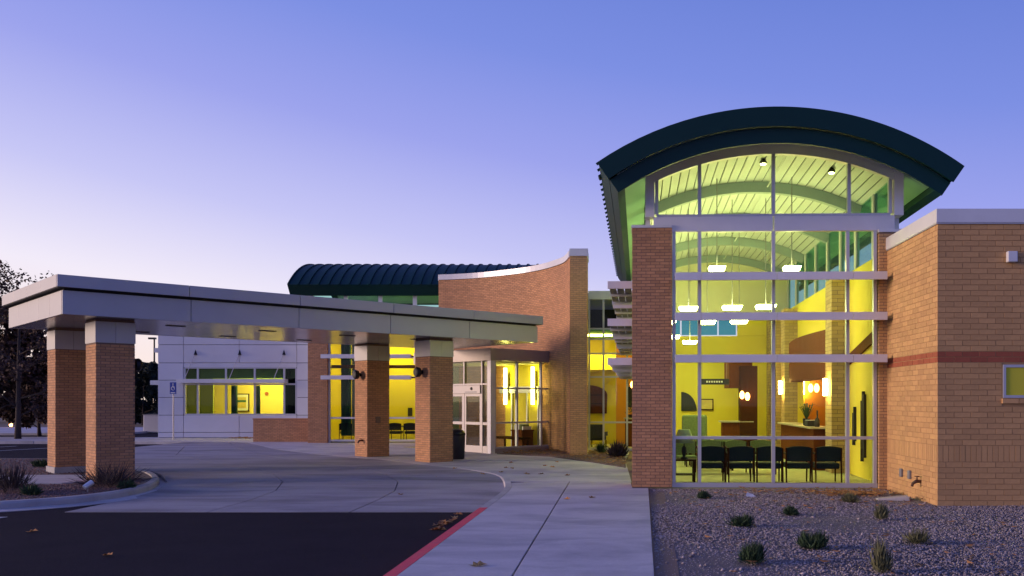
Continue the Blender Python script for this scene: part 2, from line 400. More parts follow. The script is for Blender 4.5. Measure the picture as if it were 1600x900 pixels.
slab([(p.x+.004, p.y) for p in inner if p.y > 28.0+.02]+[(-27,46),(-6,46),(-6,37),(1.0,37),(.55,28.02)])
MB().box(-60, -27.02, 41.6, 46, -.2, 0).build('slab', M_conc, walk)

# ---- gravel bed in front of the pavilion (right) and planting strip by the curved wall
gravel_bed = struct(MB().prism([(gx(-8)+.012,-8),(16,-8),(16,19.6),(gx(19.45)+.012,19.6)], -0.24, -0.035).build('gravel_bed', M_grav_base))
def stones(name, m, pts, zf, smin, smax, parent=None):
    n = len(pts)
    base = np.array([(1,0,0),(0,1,0),(-1,0,0),(0,-1,0),(0.1,0,1),(0,0.1,-1)], float)
    fc = np.array([(0,1,4),(1,2,4),(2,3,4),(3,0,4),(1,0,5),(2,1,5),(3,2,5),(0,3,5)])
    sc_ = rng.uniform(smin, smax, (n, 1, 3))*np.array([1, 0.8, 0.62]); a = rng.uniform(0, 2*np.pi, n)
    v = base[None]*sc_*(1+rng.uniform(-.28, .28, (n, 6, 1)))
    tl = rng.uniform(-.5, .5, n); v[:, :, 2] += v[:, :, 0]*tl[:, None]*.6
    x = v[:,:,0]*np.cos(a)[:,None]-v[:,:,1]*np.sin(a)[:,None]; y = v[:,:,0]*np.sin(a)[:,None]+v[:,:,1]*np.cos(a)[:,None]
    v = np.stack([x+pts[:,None,0], y+pts[:,None,1], v[:,:,2]+zf(pts[:,0], pts[:,1])[:,None]], -1).reshape(-1, 3)
    f = (fc[None]+(np.arange(n)*6)[:,None,None]).reshape(-1, 3)
    me = bpy.data.meshes.new(name); me.vertices.add(len(v)); me.vertices.foreach_set('co', v.ravel())
    me.loops.add(f.size); me.loops.foreach_set('vertex_index', f.ravel().astype(np.int32))
    me.polygons.add(len(f)); me.polygons.foreach_set('loop_start', np.arange(0, f.size, 3, dtype=np.int32))
    me.update(calc_edges=True); me.materials.append(m)
    o = bpy.data.objects.new(name, me); COL.objects.link(o)
    if parent: o.parent = parent
    return stuff(o)
def scatter_poly(poly, n):
    P = np.array(poly, float); lo, hi = P.min(0), P.max(0); out = np.zeros((0, 2))
    while len(out) < n:
        q = rng.uniform(lo, hi, (n*2, 2)); ins = np.zeros(len(q), bool); j = len(P)-1
        for i in range(len(P)):
            c = ((P[i,1] > q[:,1]) != (P[j,1] > q[:,1])) & (q[:,0] < (P[j,0]-P[i,0])*(q[:,1]-P[i,1])/(P[j,1]-P[i,1]+1e-12)+P[i,0]); ins ^= c; j = i
        out = np.vstack([out, q[ins]])
    return out[:n]
gp = scatter_poly([(gx(8)+.03,8),(8.3,8),(8.3,16.25),(6.05,16.25),(6.0,19.35),(gx(19.3)+.03,19.35)], 52000)
stones('gravel_stones', M_stone_g, gp, lambda x, y: -0.030+0.012*np.sin(x*1.3)*np.cos(y*0.9), 0.010, 0.026, gravel_bed)
stones('large_stones', M_stone_g, gp[:700]+.013, lambda x, y: -0.024+0*x, 0.022, 0.038, gravel_bed)
bedp = [(-3.95,31.45),(-2.0,29.95),(-.45,27.15),(.5,25.0),(.62,33.3),(-.72,33.3),(-.72,30.6),(-1.3,30.6),(-1.6,33),(-2,34.2)]
bed = struct(MB().prism(bedp, 0.001, 0.03).build('planting_bed', M_earth))
stones('bed_stones', M_stone_r, scatter_poly(bedp, 3500), lambda x, y: 0.03+0*x, 0.012, 0.035, bed)

# ---- kerbed island on the left under the canopy columns
ISL = [(-30,15.2),(-18,15.7),(-12.5,16.15),(-10.9,16.9),(-10.25,18.1),(-10.25,19.6),(-10.85,21.4),(-11.75,23.0),(-12.9,24.5),(-15.3,27.0),(-18.5,29.6),(-24,31),(-30,31)]
isl = smooth_line(ISL[1:11], 4)
isl_i = [p-Vector(((isl[min(i+1,len(isl)-1)]-isl[max(i-1,0)]).normalized().y, -(isl[min(i+1,len(isl)-1)]-isl[max(i-1,0)]).normalized().x))*0.17 for i, p in enumerate(isl)]
isl_g = [p+Vector(((isl[min(i+1,len(isl)-1)]-isl[max(i-1,0)]).normalized().y, -(isl[min(i+1,len(isl)-1)]-isl[max(i-1,0)]).normalized().x))*0.45 for i, p in enumerate(isl)]
island = struct(MB().prism([(p.x,p.y) for p in isl_i]+[(-26,30),(-26,16)], -.2, -.02).build('planting_island', M_earth))
def ring(a, b, prof, m, name, parent):
    pa, pb = a, b; vs = []; fs = []; k = len(prof)
    for p, q in zip(pa, pb):
        for f, z in prof: c = p+(q-p)*f; vs.append((c.x, c.y, z))
    for i in range(len(pa)-1):
        for j in range(k-1): fs.append((k*i+j, k*(i+1)+j, k*(i+1)+j+1, k*i+j+1))
    fs += [tuple(range(k)), tuple(k*(len(pa)-1)+j for j in range(k-1,-1,-1))]
    return MB().add(vs, fs).build(name, m, parent)
st = 0
for a in range(0, len(isl)-1, 6):
    b = min(a+6, len(isl)-1)
    ring(isl[a:b+1], isl_i[a:b+1], [(0,-.22),(0.05,-.03),(0.22,0.012),(1,0.016),(1,-.22)], M_kerb, 'kerb', island)
    ring(isl_g[a:b+1], isl[a:b+1], [(0,-.24),(0,-.126),(1,-.121),(1,-.24)], M_conc, 'gutter_pan', island)
MB().prism([(-26,19.9),(-12.55,20.35),(-12.0,21.6),(-13.0,22.6),(-26,22.2)], -.15, 0.012).build('slab', M_conc, island, bevel=.006)
isp = scatter_poly([(-20,16.0),(-12.6,16.4),(-11.1,17.1),(-10.5,18.2),(-10.5,19.5),(-11.1,21.2),(-11.6,21.9),(-12.3,20.3),(-20,20.0)], 11000)
stones('gravel_stones', M_stone_r, isp, lambda x, y: -0.014+0*x, 0.012, 0.03, island)
isp = scatter_poly([(-22,22.4),(-13.2,22.7),(-12.3,22.6),(-13.2,24.3),(-15.5,26.6),(-18.5,29.2),(-22,29)], 5000)
stones('gravel_stones', M_stone_r, isp, lambda x, y: -0.014+0*x, 0.014, 0.032, island)

# ---- parking lot marks beyond the island and the kerbed strip across the lot
lot = struct(MB().prism([(-75,43.5),(-24.5,43.5),(-24.0,45.2),(-26,46.8),(-75,46.8)], -.24, -.01).build('lot_median', M_kerb))
for k in range(6):
    x = -25-3.0*k
    MB().prism([(x,35.3),(x+.12,35.3),(x+1.6,39.6),(x+1.48,39.6)], -.136, -.132).build('parking_line', M_whitep, road)
MB().prism([(-16.5,14.55),(-10.55,15.3),(-10.5,15.48),(-16.5,14.78)], -.136, -.131).build('road_marking', M_whitep, road)
struct(MB().prism([(-60,52),(-29,52),(-29,64),(-60,64)], -.24, -.02).build('far_sidewalk', M_conc))

# ================================================================== GLASS PAVILION (local frame: x right, y into the building, origin at the middle of the glass front)
PX, PY = 3.62, 19.4
pav = thing('glass_pavilion', 'glass fronted lobby pavilion under the big dark arched roof', 'building', (PX, PY, 0), R(-2))
CZ, RO, RM, RI, RS = 1.3, 6.63, 6.24, 5.92, 6.25
A = R(34.6)
roof = MB().arc(0, CZ, RM+.02, RO, -A, A, -1.2, 15.5, 48).build('roof', M_roof, pav)
MB().arc(0, CZ, RM, RO+.012, -A-.004, A+.004, -1.225, -1.19, 48).build('fascia', M_roof, roof)
MB().arc(0, CZ, RI, RM-.012, -A, A, -1.12, -1.06, 48).build('lower_fascia', M_roof, roof)
MB().arc(0, CZ, RS-.30, RS-.012, -A, -A+.03, -1.05, 15.5, 2).build('eave_gutter', M_roof, roof)
MB().arc(0, CZ, RS-.30, RS-.012, A-.03, A, -1.05, 15.5, 2).build('eave_gutter', M_roof, roof)
for k in range(33): MB().arc(0, CZ, RO+.001, RO+.05, -A-.006, A+.006, -1.1+k*.5, -1.06+k*.5, 24).build('seam', M_roof, roof)
SKEW = [roof]+list(roof.children)
# outside soffit, in front of the glass and along both sides
MB().arc(0, CZ, RS-.010, RS+.008, -A+.032, A-.032, -1.055, -0.10, 40).build('soffit', M_roof_soffit, roof)
a1 = math.asin(2.80/RS)
MB().arc(0, CZ, RS-.010, RS+.008, -A+.032, -a1, -.095, 15.5, 8).build('soffit', M_roof_soffit, roof)
MB().arc(0, CZ, RS-.010, RS+.008, a1, A-.032, -.095, 15.5, 8).build('soffit', M_roof_soffit, roof)
for o_ in roof.children:
    if o_.name.startswith('soffit') and o_ not in SKEW: SKEW.append(o_)
for o_ in SKEW:                                          # the front overhang runs slightly askew to the glass
    for v_ in o_.data.vertices:
        if v_.co.y < -.09: v_.co.y += .07*v_.co.x
# ceiling planks inside
ceil = MB().arc(0, CZ, RS+.012, RS+.02, -a1, a1, .1, 15.4, 30).build('ceiling', M_beam, pav)
npl = 26
for k in range(npl):
    b0 = -a1+2*a1*k/npl+.0022; b1 = -a1+2*a1*(k+1)/npl-.0022
    MB().arc(0, CZ, RS-.022, RS+.008, b0, b1, .1, 15.4, 2).build('ceiling_plank', M_ceil, ceil)
for y in (3.3, 7.15, 11.0, 14.8):
    MB().arc(0, CZ, RS-.30, RS-.03, -a1, a1, y, y+.18, 28).build('ceiling_beam', M_beam, ceil)
for x in (.35,):                               # sprinkler / conduit runs along the vault
    z = CZ+math.sqrt((RS-.16)**2-x*x)
    MB().tube([(x,.3,z),(x,15.2,z)], .022, 6).build('conduit', M_ceil, ceil)
# curtain wall front
fr = MB()
XL, XR = -2.17, 2.20
muls = [-2.17, -1.61, 0.0, 1.61, 2.20]
rows = [0.06, 1.087, 2.826, 3.74, 4.607, 5.62]
mw = .035
curt = MB().box(XL-.04, XR+.05, -.05, .05, .0, .10).build('curtain_wall', M_frame, pav)
for x in muls: box('mullion', M_frame, x-mw, x+mw, -.06, .06, .10, 5.60, curt)
for i, z in enumerate(rows[1:-1]):
    for a, b in zip(muls, muls[1:]): box('transom', M_frame, a+mw, b-mw, -.05, .05, z-.033, z+.033, curt)
for a, b in zip(muls, muls[1:]):
    for z0, z1 in zip(rows, rows[1:]):
        box('pane', M_glass, a+mw-.006, b-mw+.006, -.006, .006, z0+.04, z1-.02, curt)
# spandrel band (two aluminium panels) and the arched light above it
for a, b in ((-2.62, -.012), (.012, 2.62)): box('spandrel_panel', M_alu, a, b, -.075, .04, 5.60, 5.93, pav, .006)
RG = RS-.26
am = [-2.55, -1.61, 0.0, 1.64, 2.53]
arch = MB().arc(0, CZ, RG, RS-.012, -math.asin(2.60/RG), math.asin(2.60/RG), -.08, .08, 40).build('arched_frame', M_alu, pav)
def zr(x, r): return CZ+math.sqrt(r*r-x*x)
box('transom', M_frame, am[0], am[-1], -.055, .055, 5.935, 5.985, arch)
for x in am: box('mullion', M_frame, x-mw, x+mw, -.06, .06, 5.985, zr(x, RG)+.03, arch)
for a, b in zip(am, am[1:]):
    xs = [a+mw-.006+(b-a-2*mw+.012)*k/8 for k in range(9)]
    MB().prism_xz([(xs[0],5.98)]+[(xs[-1],5.98)]+[(x, zr(x, RG)+.01) for x in reversed(xs)], -.006, .006).build('pane', M_glass, arch)
for sgn in (-1, 1):
    x0, x1 = sorted((sgn*2.60, sgn*2.80))
    MB().prism_xz([(x0,5.93),(x1,5.93),(x1,zr(x1,RS)-.015),(x0,zr(x0,RS)-.015)], -.10, .25).build('corner_panel', M_alu, pav)
# front sunshades
for lv, z in enumerate((4.56, 3.70, 2.80)):
    sh = MB().box(-2.17, -1.615, -.55, -.50, z-.085, z+.085).build('sunshade', M_alu, pav, .004)
    for a, b in ((-1.608, -.002), (.004, 1.612), (1.618, 2.33)): box('louver_bar', M_alu, a, b, -.55, -.50, z-.085, z+.085, sh, .004)
    for y in (-.40, -.28, -.16): box('louver', M_louver, -2.17, 2.30, y-.05, y+.05, z+.02, z+.04, sh)
    for x in (-2.1, -1.61, 0, 1.61, 2.18): box('bracket', M_frame, x-.02, x+.02, -.50, -.06, z-.02, z+.018, sh)
# pier left of the glass, pilaster at the right
pier = brick_post('brick_pier', M_brick_red, -3.09, -2.215, -.1, .75, 0, 5.685, pav, faces='FLR')
pier['label'] = 'tall red brick pier at the left of the glass front'
box('pier_cap', M_coping, -3.11, -2.22, -.115, .76, 5.687, 5.75, pav, .004)
pil = brick_post('brick_pilaster', M_brick_tan, 2.26, 2.75, -.14, .3, -.03, 5.55, pav, faces='FL')
box('pier_cap', M_coping, 2.25, 2.77, -.16, .3, 5.552, 5.62, pav, .004)
# side walls: west wall with piers, windows between them and a clerestory strip; east wall plain with clerestory
for k, y in enumerate((4.4, 8.9)):
    brick_post('brick_pier', M_brick_red, -3.09, -2.6, y, y+.7, 0, 5.6, pav, faces='FLR')
wtop = 5.62
for y0, y1 in ((.76, 4.38), (5.12, 8.88), (9.62, 14.0)):
    for z0, z1 in ((.05, 1.05), (1.09, 2.8), (2.84, 3.72), (3.76, 4.58), (4.62, 5.5)):
        box('side_pane', M_glass, -2.72, -2.71, y0, y1, z0, z1, pav)
        box('side_transom', M_frame, -2.76, -2.67, y0, y1, z1, z1+.04, pav)
    for j in range(4):
        y = y0+(y1-y0)*j/3; box('side_mullion', M_frame, -2.77, -2.66, y-.03, y+.03, 0, 5.5, pav)
    for z in (4.56, 3.70, 2.80):
        sh = box('side_sunshade', M_alu, -3.66, -3.10, y0+.05, y0+.11, z-.085, z+.085, pav, .004)
        box('side_louver_bar', M_alu, -3.66, -3.10, (y0+y1)/2-.03, (y0+y1)/2+.03, z-.06, z+.085, sh)
        box('side_louver_bar', M_alu, -3.66, -3.10, y1-.11, y1-.05, z-.085, z+.085, sh)
        for x in (-3.56, -3.38, -3.20): box('louver', M_louver, x-.08, x+.08, y0+.12, y1-.12, z+.0, z+.02, sh)
box('side_beam', M_alu, -2.80, -2.62, .76, 15.4, 5.55, 5.72, pav)
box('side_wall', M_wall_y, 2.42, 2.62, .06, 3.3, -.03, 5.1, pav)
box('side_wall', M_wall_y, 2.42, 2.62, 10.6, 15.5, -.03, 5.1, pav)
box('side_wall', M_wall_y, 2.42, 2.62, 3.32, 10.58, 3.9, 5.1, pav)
box('side_beam', M_wall_y, 2.42, 2.80, .06, 15.4, 5.10, 5.16, pav)
for sgn in (-1, 1):                                     # clerestory windows both sides
    xw = sgn*2.74; zb = 5.73 if sgn < 0 else 5.17
    for j in range(9):
        y = .3+j*1.75
        y = min(y, 15.2)
        box('clerestory_post', M_alu, xw-.05, xw+.05, y-.09, y+.09, zb, zr(2.79, RS)-.03, pav)
        if j < 8: box('clerestory_pane', M_glass_t, xw-.01, xw+.01, y+.09, min(y+1.66, 15.2), zb, zr(2.75, RS)-.02, pav)
box('lobby_floor', M_floor_in, -2.74, 2.44, -.04, 15.5, -.04, .045, pav)
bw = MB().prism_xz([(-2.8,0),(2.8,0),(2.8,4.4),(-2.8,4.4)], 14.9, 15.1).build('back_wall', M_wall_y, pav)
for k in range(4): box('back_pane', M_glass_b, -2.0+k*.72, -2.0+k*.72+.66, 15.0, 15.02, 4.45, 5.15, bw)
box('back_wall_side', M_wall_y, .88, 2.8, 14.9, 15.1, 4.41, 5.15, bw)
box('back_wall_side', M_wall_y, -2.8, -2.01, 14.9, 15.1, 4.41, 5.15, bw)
box('back_upper_wall', M_ceil_in, -2.8, 2.8, 14.9, 15.1, 5.16, 7.6, bw)
MB().prism_xz([(-1.30,1.5)]+[(-1.30+.60*math.cos(t), 1.5+.74*math.sin(t)) for t in [math.pi/2*k/12 for k in range(13)]], 14.84, 14.9).build('arched_niche', M_gap, bw)
# interior brick pilasters and the reception recess
for y0 in (3.3, 10.6):
    brick_post('interior_pilaster', M_brick_int, 1.98, 2.42, y0, y0+.75, .045, 5.0, pav, bl=.305, bh=.1016, faces='FL')
brick_post('interior_pilaster', M_brick_int, 1.98, 2.42, 14.2, 14.85, .045, 5.0, pav, bl=.305, bh=.1016, faces='FL')
brick_post('interior_pilaster', M_brick_int, 1.98, 2.42, 12.5, 13.15, .045, 5.0, pav, bl=.305, bh=.1016, faces='FL')
rec = box('recess_back_wall', M_wall_o, 2.83, 6.0, 11.5, 11.6, 0, 3.9, pav)
box('recess_back_strip', M_wall_y, 2.63, 2.829, 11.48, 11.6, 0, 3.9, rec)
box('recess_side', M_wall_o, 6.0, 6.1, 3.4, 11.6, 0, 3.9, rec); box('recess_ceiling', M_ceil_in, 2.62, 6.1, 3.4, 11.6, 3.9, 4.0, rec)
box('recess_floor', M_floor_in, 2.44, 6.1, 3.4, 11.6, -.04, .044, rec); box('recess_front', M_wall_o, 2.62, 6.1, 3.2, 3.38, 0, 3.9, rec)
bh_ = []
for k in range(9): bh_.append((1.98-.18*math.sin(math.pi*k/8), 4.08+(9.7-4.08)*k/8))
MB().prism(bh_+[(2.3, 9.7), (2.3, 4.08)], 2.50, 3.78).build('wood_bulkhead', M_wood, pav)
wall_w = box('wood_wall', M_woodd, .55, 1.15, 11.2, 11.7, .045, 3.1, pav)
box('wood_bulkhead', M_wood, .2, 1.0, 11.4, 13.2, 2.35, 3.35, pav)
# handrail-like dark slats of wall art on the east wall
for k, (y, z0, z1) in enumerate(((1.55, .55, 2.05), (1.66, .75, 2.12), (1.78, .45, 1.9), (2.5, .9, 1.75), (2.6, .8, 1.6))):
    box('wall_art_slat', M_gap, 2.35, 2.415, y, y+.07, z0, z1, pav)
box('wall_switch', M_greyplate, 2.405, 2.418, .75, .85, 1.2, 1.45, pav)
stair = MB().add([(2.36,.4,3.55),(2.36,3.2,3.05),(2.36,3.2,2.80),(2.36,.4,3.30),(2.418,.4,3.55),(2.418,3.2,3.05),(2.418,3.2,2.80),(2.418,.4,3.30)],
                 [(3,2,1,0),(4,5,6,7),(0,1,5,4),(1,2,6,5),(2,3,7,6),(3,0,4,7)]).build('wall_trim', M_wood, pav)

# ------------------------------------------------------------------ lobby lamps and furniture (things of their own)
def pav_w(x, y, z=0):
    c, s_ = math.cos(R(-2)), math.sin(R(-2)); return (PX+x*c-y*s_, PY+x*s_+y*c, z)
def pendant(x, y, z, label, wdt=.52, dp=.52):
    t = thing('pendant_light', label, 'pendant lamp', pav_w(x, y, z), R(-2), 'square pendant lamps of the lobby')
    MB().add([(-wdt/2,-dp/2,.10),(wdt/2,-dp/2,.10),(wdt/2,dp/2,.10),(-wdt/2,dp/2,.10),(-wdt*.42,-dp*.42,.0),(wdt*.42,-dp*.42,.0),(wdt*.42,dp*.42,.0),(-wdt*.42,dp*.42,.0)],
             [(0,1,2,3),(7,6,5,4),(1,0,4,5),(2,1,5,6),(3,2,6,7),(0,3,7,4)]).build('diffuser', M_lamp, t)
    MB().tube([(0,0,.101),(0,0,zr(x,RS)-.05-z)], .012, 6).build('stem', M_galv, t)
    box('arm', M_black, -.24, .24, -.018, .018, -.04, -.002, t)
    return t
pend = [(-1.0,2.6,5.12,'left of the two high front lamps'),(.85,2.6,5.12,'right of the two high front lamps'),(-1.55,5.4,4.42,'left lamp of the nearest row'),(-.35,5.2,4.42,'middle lamp of the nearest row'),(.55,5.0,4.42,'right lamp of the nearest row'),
        (-2.0,9.0,4.35,'left lamp of the second row'),(-.75,9.0,4.35,'middle lamp of the second row'),(.25,8.8,4.35,'right lamp of the second row'),
        (-1.75,12.0,4.1,'left lamp of the farthest row'),(-1.1,12.6,3.95,'right lamp of the farthest row')]
for x, y, z, lab in pend: pendant(x, y, z, 'square white pendant lamp in the vaulted lobby, '+lab, *((.40, .40) if y < 3 else (.52, .52)))
# ceiling spots high in the vault
for i, (x, y, d) in enumerate(((-.05, 1.2, 'left'), (1.55, 1.3, 'right'), (-1.0, 3.4, 'rear'))):
    z = zr(x, RS)-.14
    t = thing('ceiling_spot', 'small round spot lamp under the arched ceiling, %s of the three' % d, 'spot lamp', pav_w(x, y, z), 0, 'spot lamps under the arched ceiling')
    MB().lathe([(.05,0),(.085,.02),(.085,.05),(.03,.13)], n=10).build('housing', M_black, t)
    MB().lathe([(.06,-.012),(.06,-.002)], n=10).build('lens', M_lamp, t)
def sconce(p, label, face=(0,-1)):
    t = thing('wall_sconce', label, 'wall lamp', p, math.atan2(-face[0], face[1])+math.pi, 'bright wall sconces of the lobby')
    MB().tube([(0,-.09,-.22),(0,-.09,.22)], .055, 10).build('glass_tube', M_lamp_hot, t)
    box('backplate', M_galv, -.05, .05, -.012, 0, -.12, .12, t); box('arm', M_galv, -.012, .012, -.05, -.012, -.02, .02, t)
    return t
sconce(pav_w(1.972, 3.62, 2.25), 'bright sconce on the nearest yellow brick pilaster beside the desk', (-1, 0))
sconce(pav_w(2.74, 11.475, 2.35), 'bright sconce on the wall behind the reception desk', (0, -1))
sconce(pav_w(1.972, 10.9, 2.35), 'bright sconce on the second brick pilaster left of the desk', (-1, 0))
def amber(p, label):
    t = thing('amber_pendant', label, 'pendant lamp', p, 0, 'small amber pendants over the desks')
    MB().lathe([(.03,.13),(.075,.05),(.085,-.03),(.05,-.12),(.02,-.14)][::-1], n=12).build('shade', M_lamp_or, t, smooth=True)
    MB().tube([(0,0,.13),(0,0,.55)], .006, 5).build('cord', M_black, t)
amber(pav_w(2.45, 8.5, 2.3), 'amber glass pendant hanging over the desk, left of three')
amber(pav_w(2.64, 8.5, 2.3), 'amber glass pendant hanging over the desk, middle of three')
amber(pav_w(2.56, 6.8, 2.25), 'amber glass pendant hanging over the desk, right of three beside the pilaster')
amber(pav_w(.62, 11.2, 2.1), 'amber pendant under the far wood bulkhead, left of the pair')
amber(pav_w(.78, 11.0, 2.05), 'amber pendant under the far wood bulkhead, right of the pair')

def desk(name, label, p, ln, dp, h, rz):
    t = thing(name, label, 'desk', p, rz)
    box('counter_top', M_stone, -ln/2-.08, ln/2+.08, -dp/2-.1, dp/2, h, h+.05, t, .008)
    box('front_panel', M_wood, -ln/2, ln/2, -dp/2, -dp/2+.05, 0, h-.002, t)
    for x in (-ln/2, ln/2-.05): box('side_panel', M_wood, x, x+.05, -dp/2+.052, dp/2-.05, 0, h-.002, t)
    box('worktop', M_wood, -ln/2+.06, ln/2-.06, -dp/2+.06, dp/2+.15, .72, .76, t)
    return t
desk('reception_desk', 'wood reception desk with pale counter between the yellow brick pilasters', pav_w(1.95, 6.9, .046), 5.4, .5, 1.10, R(-92))
desk('far_reception_desk', 'wood desk with pale top far back by the dark wood wall', pav_w(.45, 11.6, .046), 1.0, .6, 1.10, R(-2))
t = thing('potted_plant', 'spiky potted plant on the reception desk counter', 'plant', pav_w(1.78, 5.6, 1.20))
MB().lathe([(.07,0),(.10,.02),(.11,.17),(.10,.2)], n=14).build('pot', M_black, t)
lf = MB()
for k in range(13):
    a = k*2.4; r = .22+.16*random.random(); h = .22+.25*random.random(); dx, dy = math.cos(a), math.sin(a); wv = Vector((-dy, dx, 0))*.022
    p0, p1, p2 = Vector((dx*.02,dy*.02,.2)), Vector((dx*r*.55,dy*r*.55,.2+h)), Vector((dx*r*1.25,dy*r*1.25,.2+h*.8))
    lf.add([p0-wv,p0+wv,p1+wv,p1-wv,p2], [(0,1,2,3),(3,2,4)])
lf.build('leaves', M_shrub, t)
t = thing('desk_tray', 'dark letter tray on the reception desk counter', 'tray', pav_w(1.78, 4.95, 1.20)); box('tray_body', M_gap, -.14, .14, -.2, .2, 0, .16, t, .01)
box('paper', M_signw, -.12, .12, -.18, .18, .161, .17, t)
t = thing('desk_bottle', 'dark bottle shaped ornament beside the pilaster on the desk', 'ornament', pav_w(1.82, 4.3, 1.20)); MB().lathe([(.06,0),(.07,.05),(.065,.18),(.025,.26),(.02,.42),(.028,.44)], n=12).build('bottle_body', M_gap, t, smooth=True)

def make_chair(name, label, group, fab, frame, wdt=.60):
    t = thing(name, label, 'chair', group=group)
    bk = MB(); n = 8; h0, h1 = .50, .84
    fr_, bk_ = [], []
    for k in range(n+1):
        x = -wdt/2+.03+(wdt-.06)*k/n; c = 1-(2*k/n-1)**2
        fr_.append((x, -.27-.03*c, h1-.035+.035*c))
    vs = []; fs = []
    for (x, y, z) in fr_:
        vs += [(x,y,h0),(x,y-.02,z),(x,y+.05,z),(x,y+.06,h0)]
    for k in range(n):
        for j in range(4): fs.append((4*k+j, 4*k+(j+1)%4, 4*(k+1)+(j+1)%4, 4*(k+1)+j))
    fs += [(0,1,2,3),(4*n+3,4*n+2,4*n+1,4*n)]
    bk.add(vs, fs).build('backrest', fab, t)
    box('seat', fab, -wdt/2+.04, wdt/2-.04, -.25, .27, .33, .46, t, .03)
    for sx_ in (-1, 1):
        x = sx_*(wdt/2-.015)
        MB().tube([(x,-.29,.80),(x,-.27,.45),(x,-.30,0)], [.018,.02,.016], 6).build('leg', frame, t)
        MB().tube([(x,.26,.64),(x,.26,.45),(x,.28,0)], [.016,.02,.016], 6).build('leg', frame, t)
        MB().tube([(x,-.28,.66),(x,0,.68),(x,.28,.645)], [.02,.024,.022], 6).build('armrest', frame, t)
    return t
ord5 = ['first', 'second', 'third', 'fourth', 'fifth']
ch = None
for i, x in enumerate((-1.30, -.66, -.02, .62, 1.27)):
    lab = 'dark teal lobby chair with its back to the glass, %s from the lamp table' % ord5[i]
    if ch is None: ch = make_chair('lobby_chair', lab, 'chairs in a row behind the glass', M_fab_teal, M_woodd); o = ch
    else: o = copy_tree(ch); o['label'] = lab
    o.location = pav_w(x, .62, .047); o.rotation_euler = (0, 0, R(-2+random.uniform(-2, 2)))
ch2 = None
for i, x in enumerate((-1.75, -1.1, -.45, .2)):
    lab = 'patterned green lobby chair facing the glass, %s from the left in the second row' % ord5[i]
    if ch2 is None: ch2 = make_chair('patterned_chair', lab, 'patterned chairs of the second row', M_fab_pat, M_woodd); o = ch2
    else: o = copy_tree(ch2); o['label'] = lab
    o.location = pav_w(x, 3.1, .047); o.rotation_euler = (0, 0, R(178+random.uniform(-3, 3)))
ch3 = None
for i, x in enumerate((-1.9, -1.2, -.5)):
    lab = 'patterned green chair in the third row, %s from the left' % ord5[i]
    o = copy_tree(ch2); o['label'] = lab; o['group'] = 'patterned chairs of the third row'
    o.location = pav_w(x, 5.6, .047); o.rotation_euler = (0, 0, R(178+random.uniform(-3, 3)))
ww = thing('wing_chair', 'tall olive wing chair far back under the arched niche', 'armchair', pav_w(-1.3, 6.9, .047), R(172))
box('back', M_fab_pat, -.38, .38, -.42, -.26, .3, 1.42, ww, .06); box('seat', M_fab_pat, -.34, .34, -.255, .35, .22, .46, ww, .05)
for sx_ in (-1, 1): box('wing', M_fab_pat, sx_*.345-.045, sx_*.345+.045, -.254, .30, .3, .68, ww, .04)
st_ = thing('side_table', 'dark side table with magazine rack behind the glass at the left pier', 'table', pav_w(-1.92, .55, .047), R(-2))
box('table_top', M_woodd, -.26, .26, -.26, .26, .50, .54, st_, .006)
for x in (-.22, .22):
    for y in (-.22, .22): box('leg', M_woodd, x-.022, x+.022, y-.022, y+.022, 0, .499, st_)
box('shelf', M_woodd, -.22, .22, -.22, .22, .18, .2, st_)
tl = thing('table_lamp', 'table lamp with pale green shade on the side table', 'lamp', pav_w(-1.92, .55, .588))
MB().lathe([(.09,0),(.09,.02),(.03,.05),(.06,.16),(.05,.25),(.012,.3),(.012,.4)], n=14).build('lamp_base', M_gap, tl, smooth=True)
MB().lathe([(.24,.36),(.13,.66)], n=20).build('lamp_shade', M_shade_g, tl, smooth=True)
hs = thing('hanging_sign', 'narrow black direction sign hanging far back in the lobby', 'sign', pav_w(-.35, 11.0, 2.45)); box('sign_board', M_gap, -.5, .5, -.02, .02, 0, .2, hs)
for k in range(7): box('lettering', M_signw, -.28+k*.085, -.28+k*.085+.05, -.026, -.021, .07, .13, hs)
for x in (-.42, .42): MB().tube([(x,0,.201),(x,0,1.0)], .006, 5).build('hanger', M_galv, hs)

# ================================================================== BRICK WING on the right
WX, WY = 6.05, 16.25
wing = thing('brick_wing', 'flat roofed tan brick wing with red band right of the glass pavilion', 'building', (WX, WY, 0))
ZB = -.04; BL, BH = .305, .1016
ZWT = ZB+51*BH
wcore = box('wall_core', M_mortar_t, .007, 8.0, .007, 3.0, ZB, ZWT, wing)
H = ZWT-ZB
win = (1.20, 3.2, 1.95, 2.56)                         # window opening (x0,x1,z0,z1) in the front
zs0, zs1 = ZB+8*BH, ZB+11*BH                          # soldier course
zr0, zr1 = ZB+26*BH, ZB+28*BH                         # red band
def cells_for(width, phase, front):
    band, soldier, plain = [], [], []
    for (xa, xb, za, zb) in brick_cells(width, H, BL, BH, z0=0, phase=phase):
        zc = ZB+(za+zb)/2
        if zs0 < zc < zs1: continue
        if front:
            if win[2]-.12 < zc < win[3]+.02 and xb > win[0]-.02 and xa < win[1]+.02:
                if xa < win[0]-.06: xb = win[0]-.02
                else: continue
        (band if zr0 < zc < zr1 else plain).append((xa, xb, za, zb))
    x = 0.0
    while x < width-.02:
        soldier.append((x+.005, min(x+BH, width)-.005, zs0-ZB+.005, zs1-ZB-.005)); x += BH
    return plain, band, soldier
plain, band, soldier = cells_for(8.0, 0, True)
cache = {}
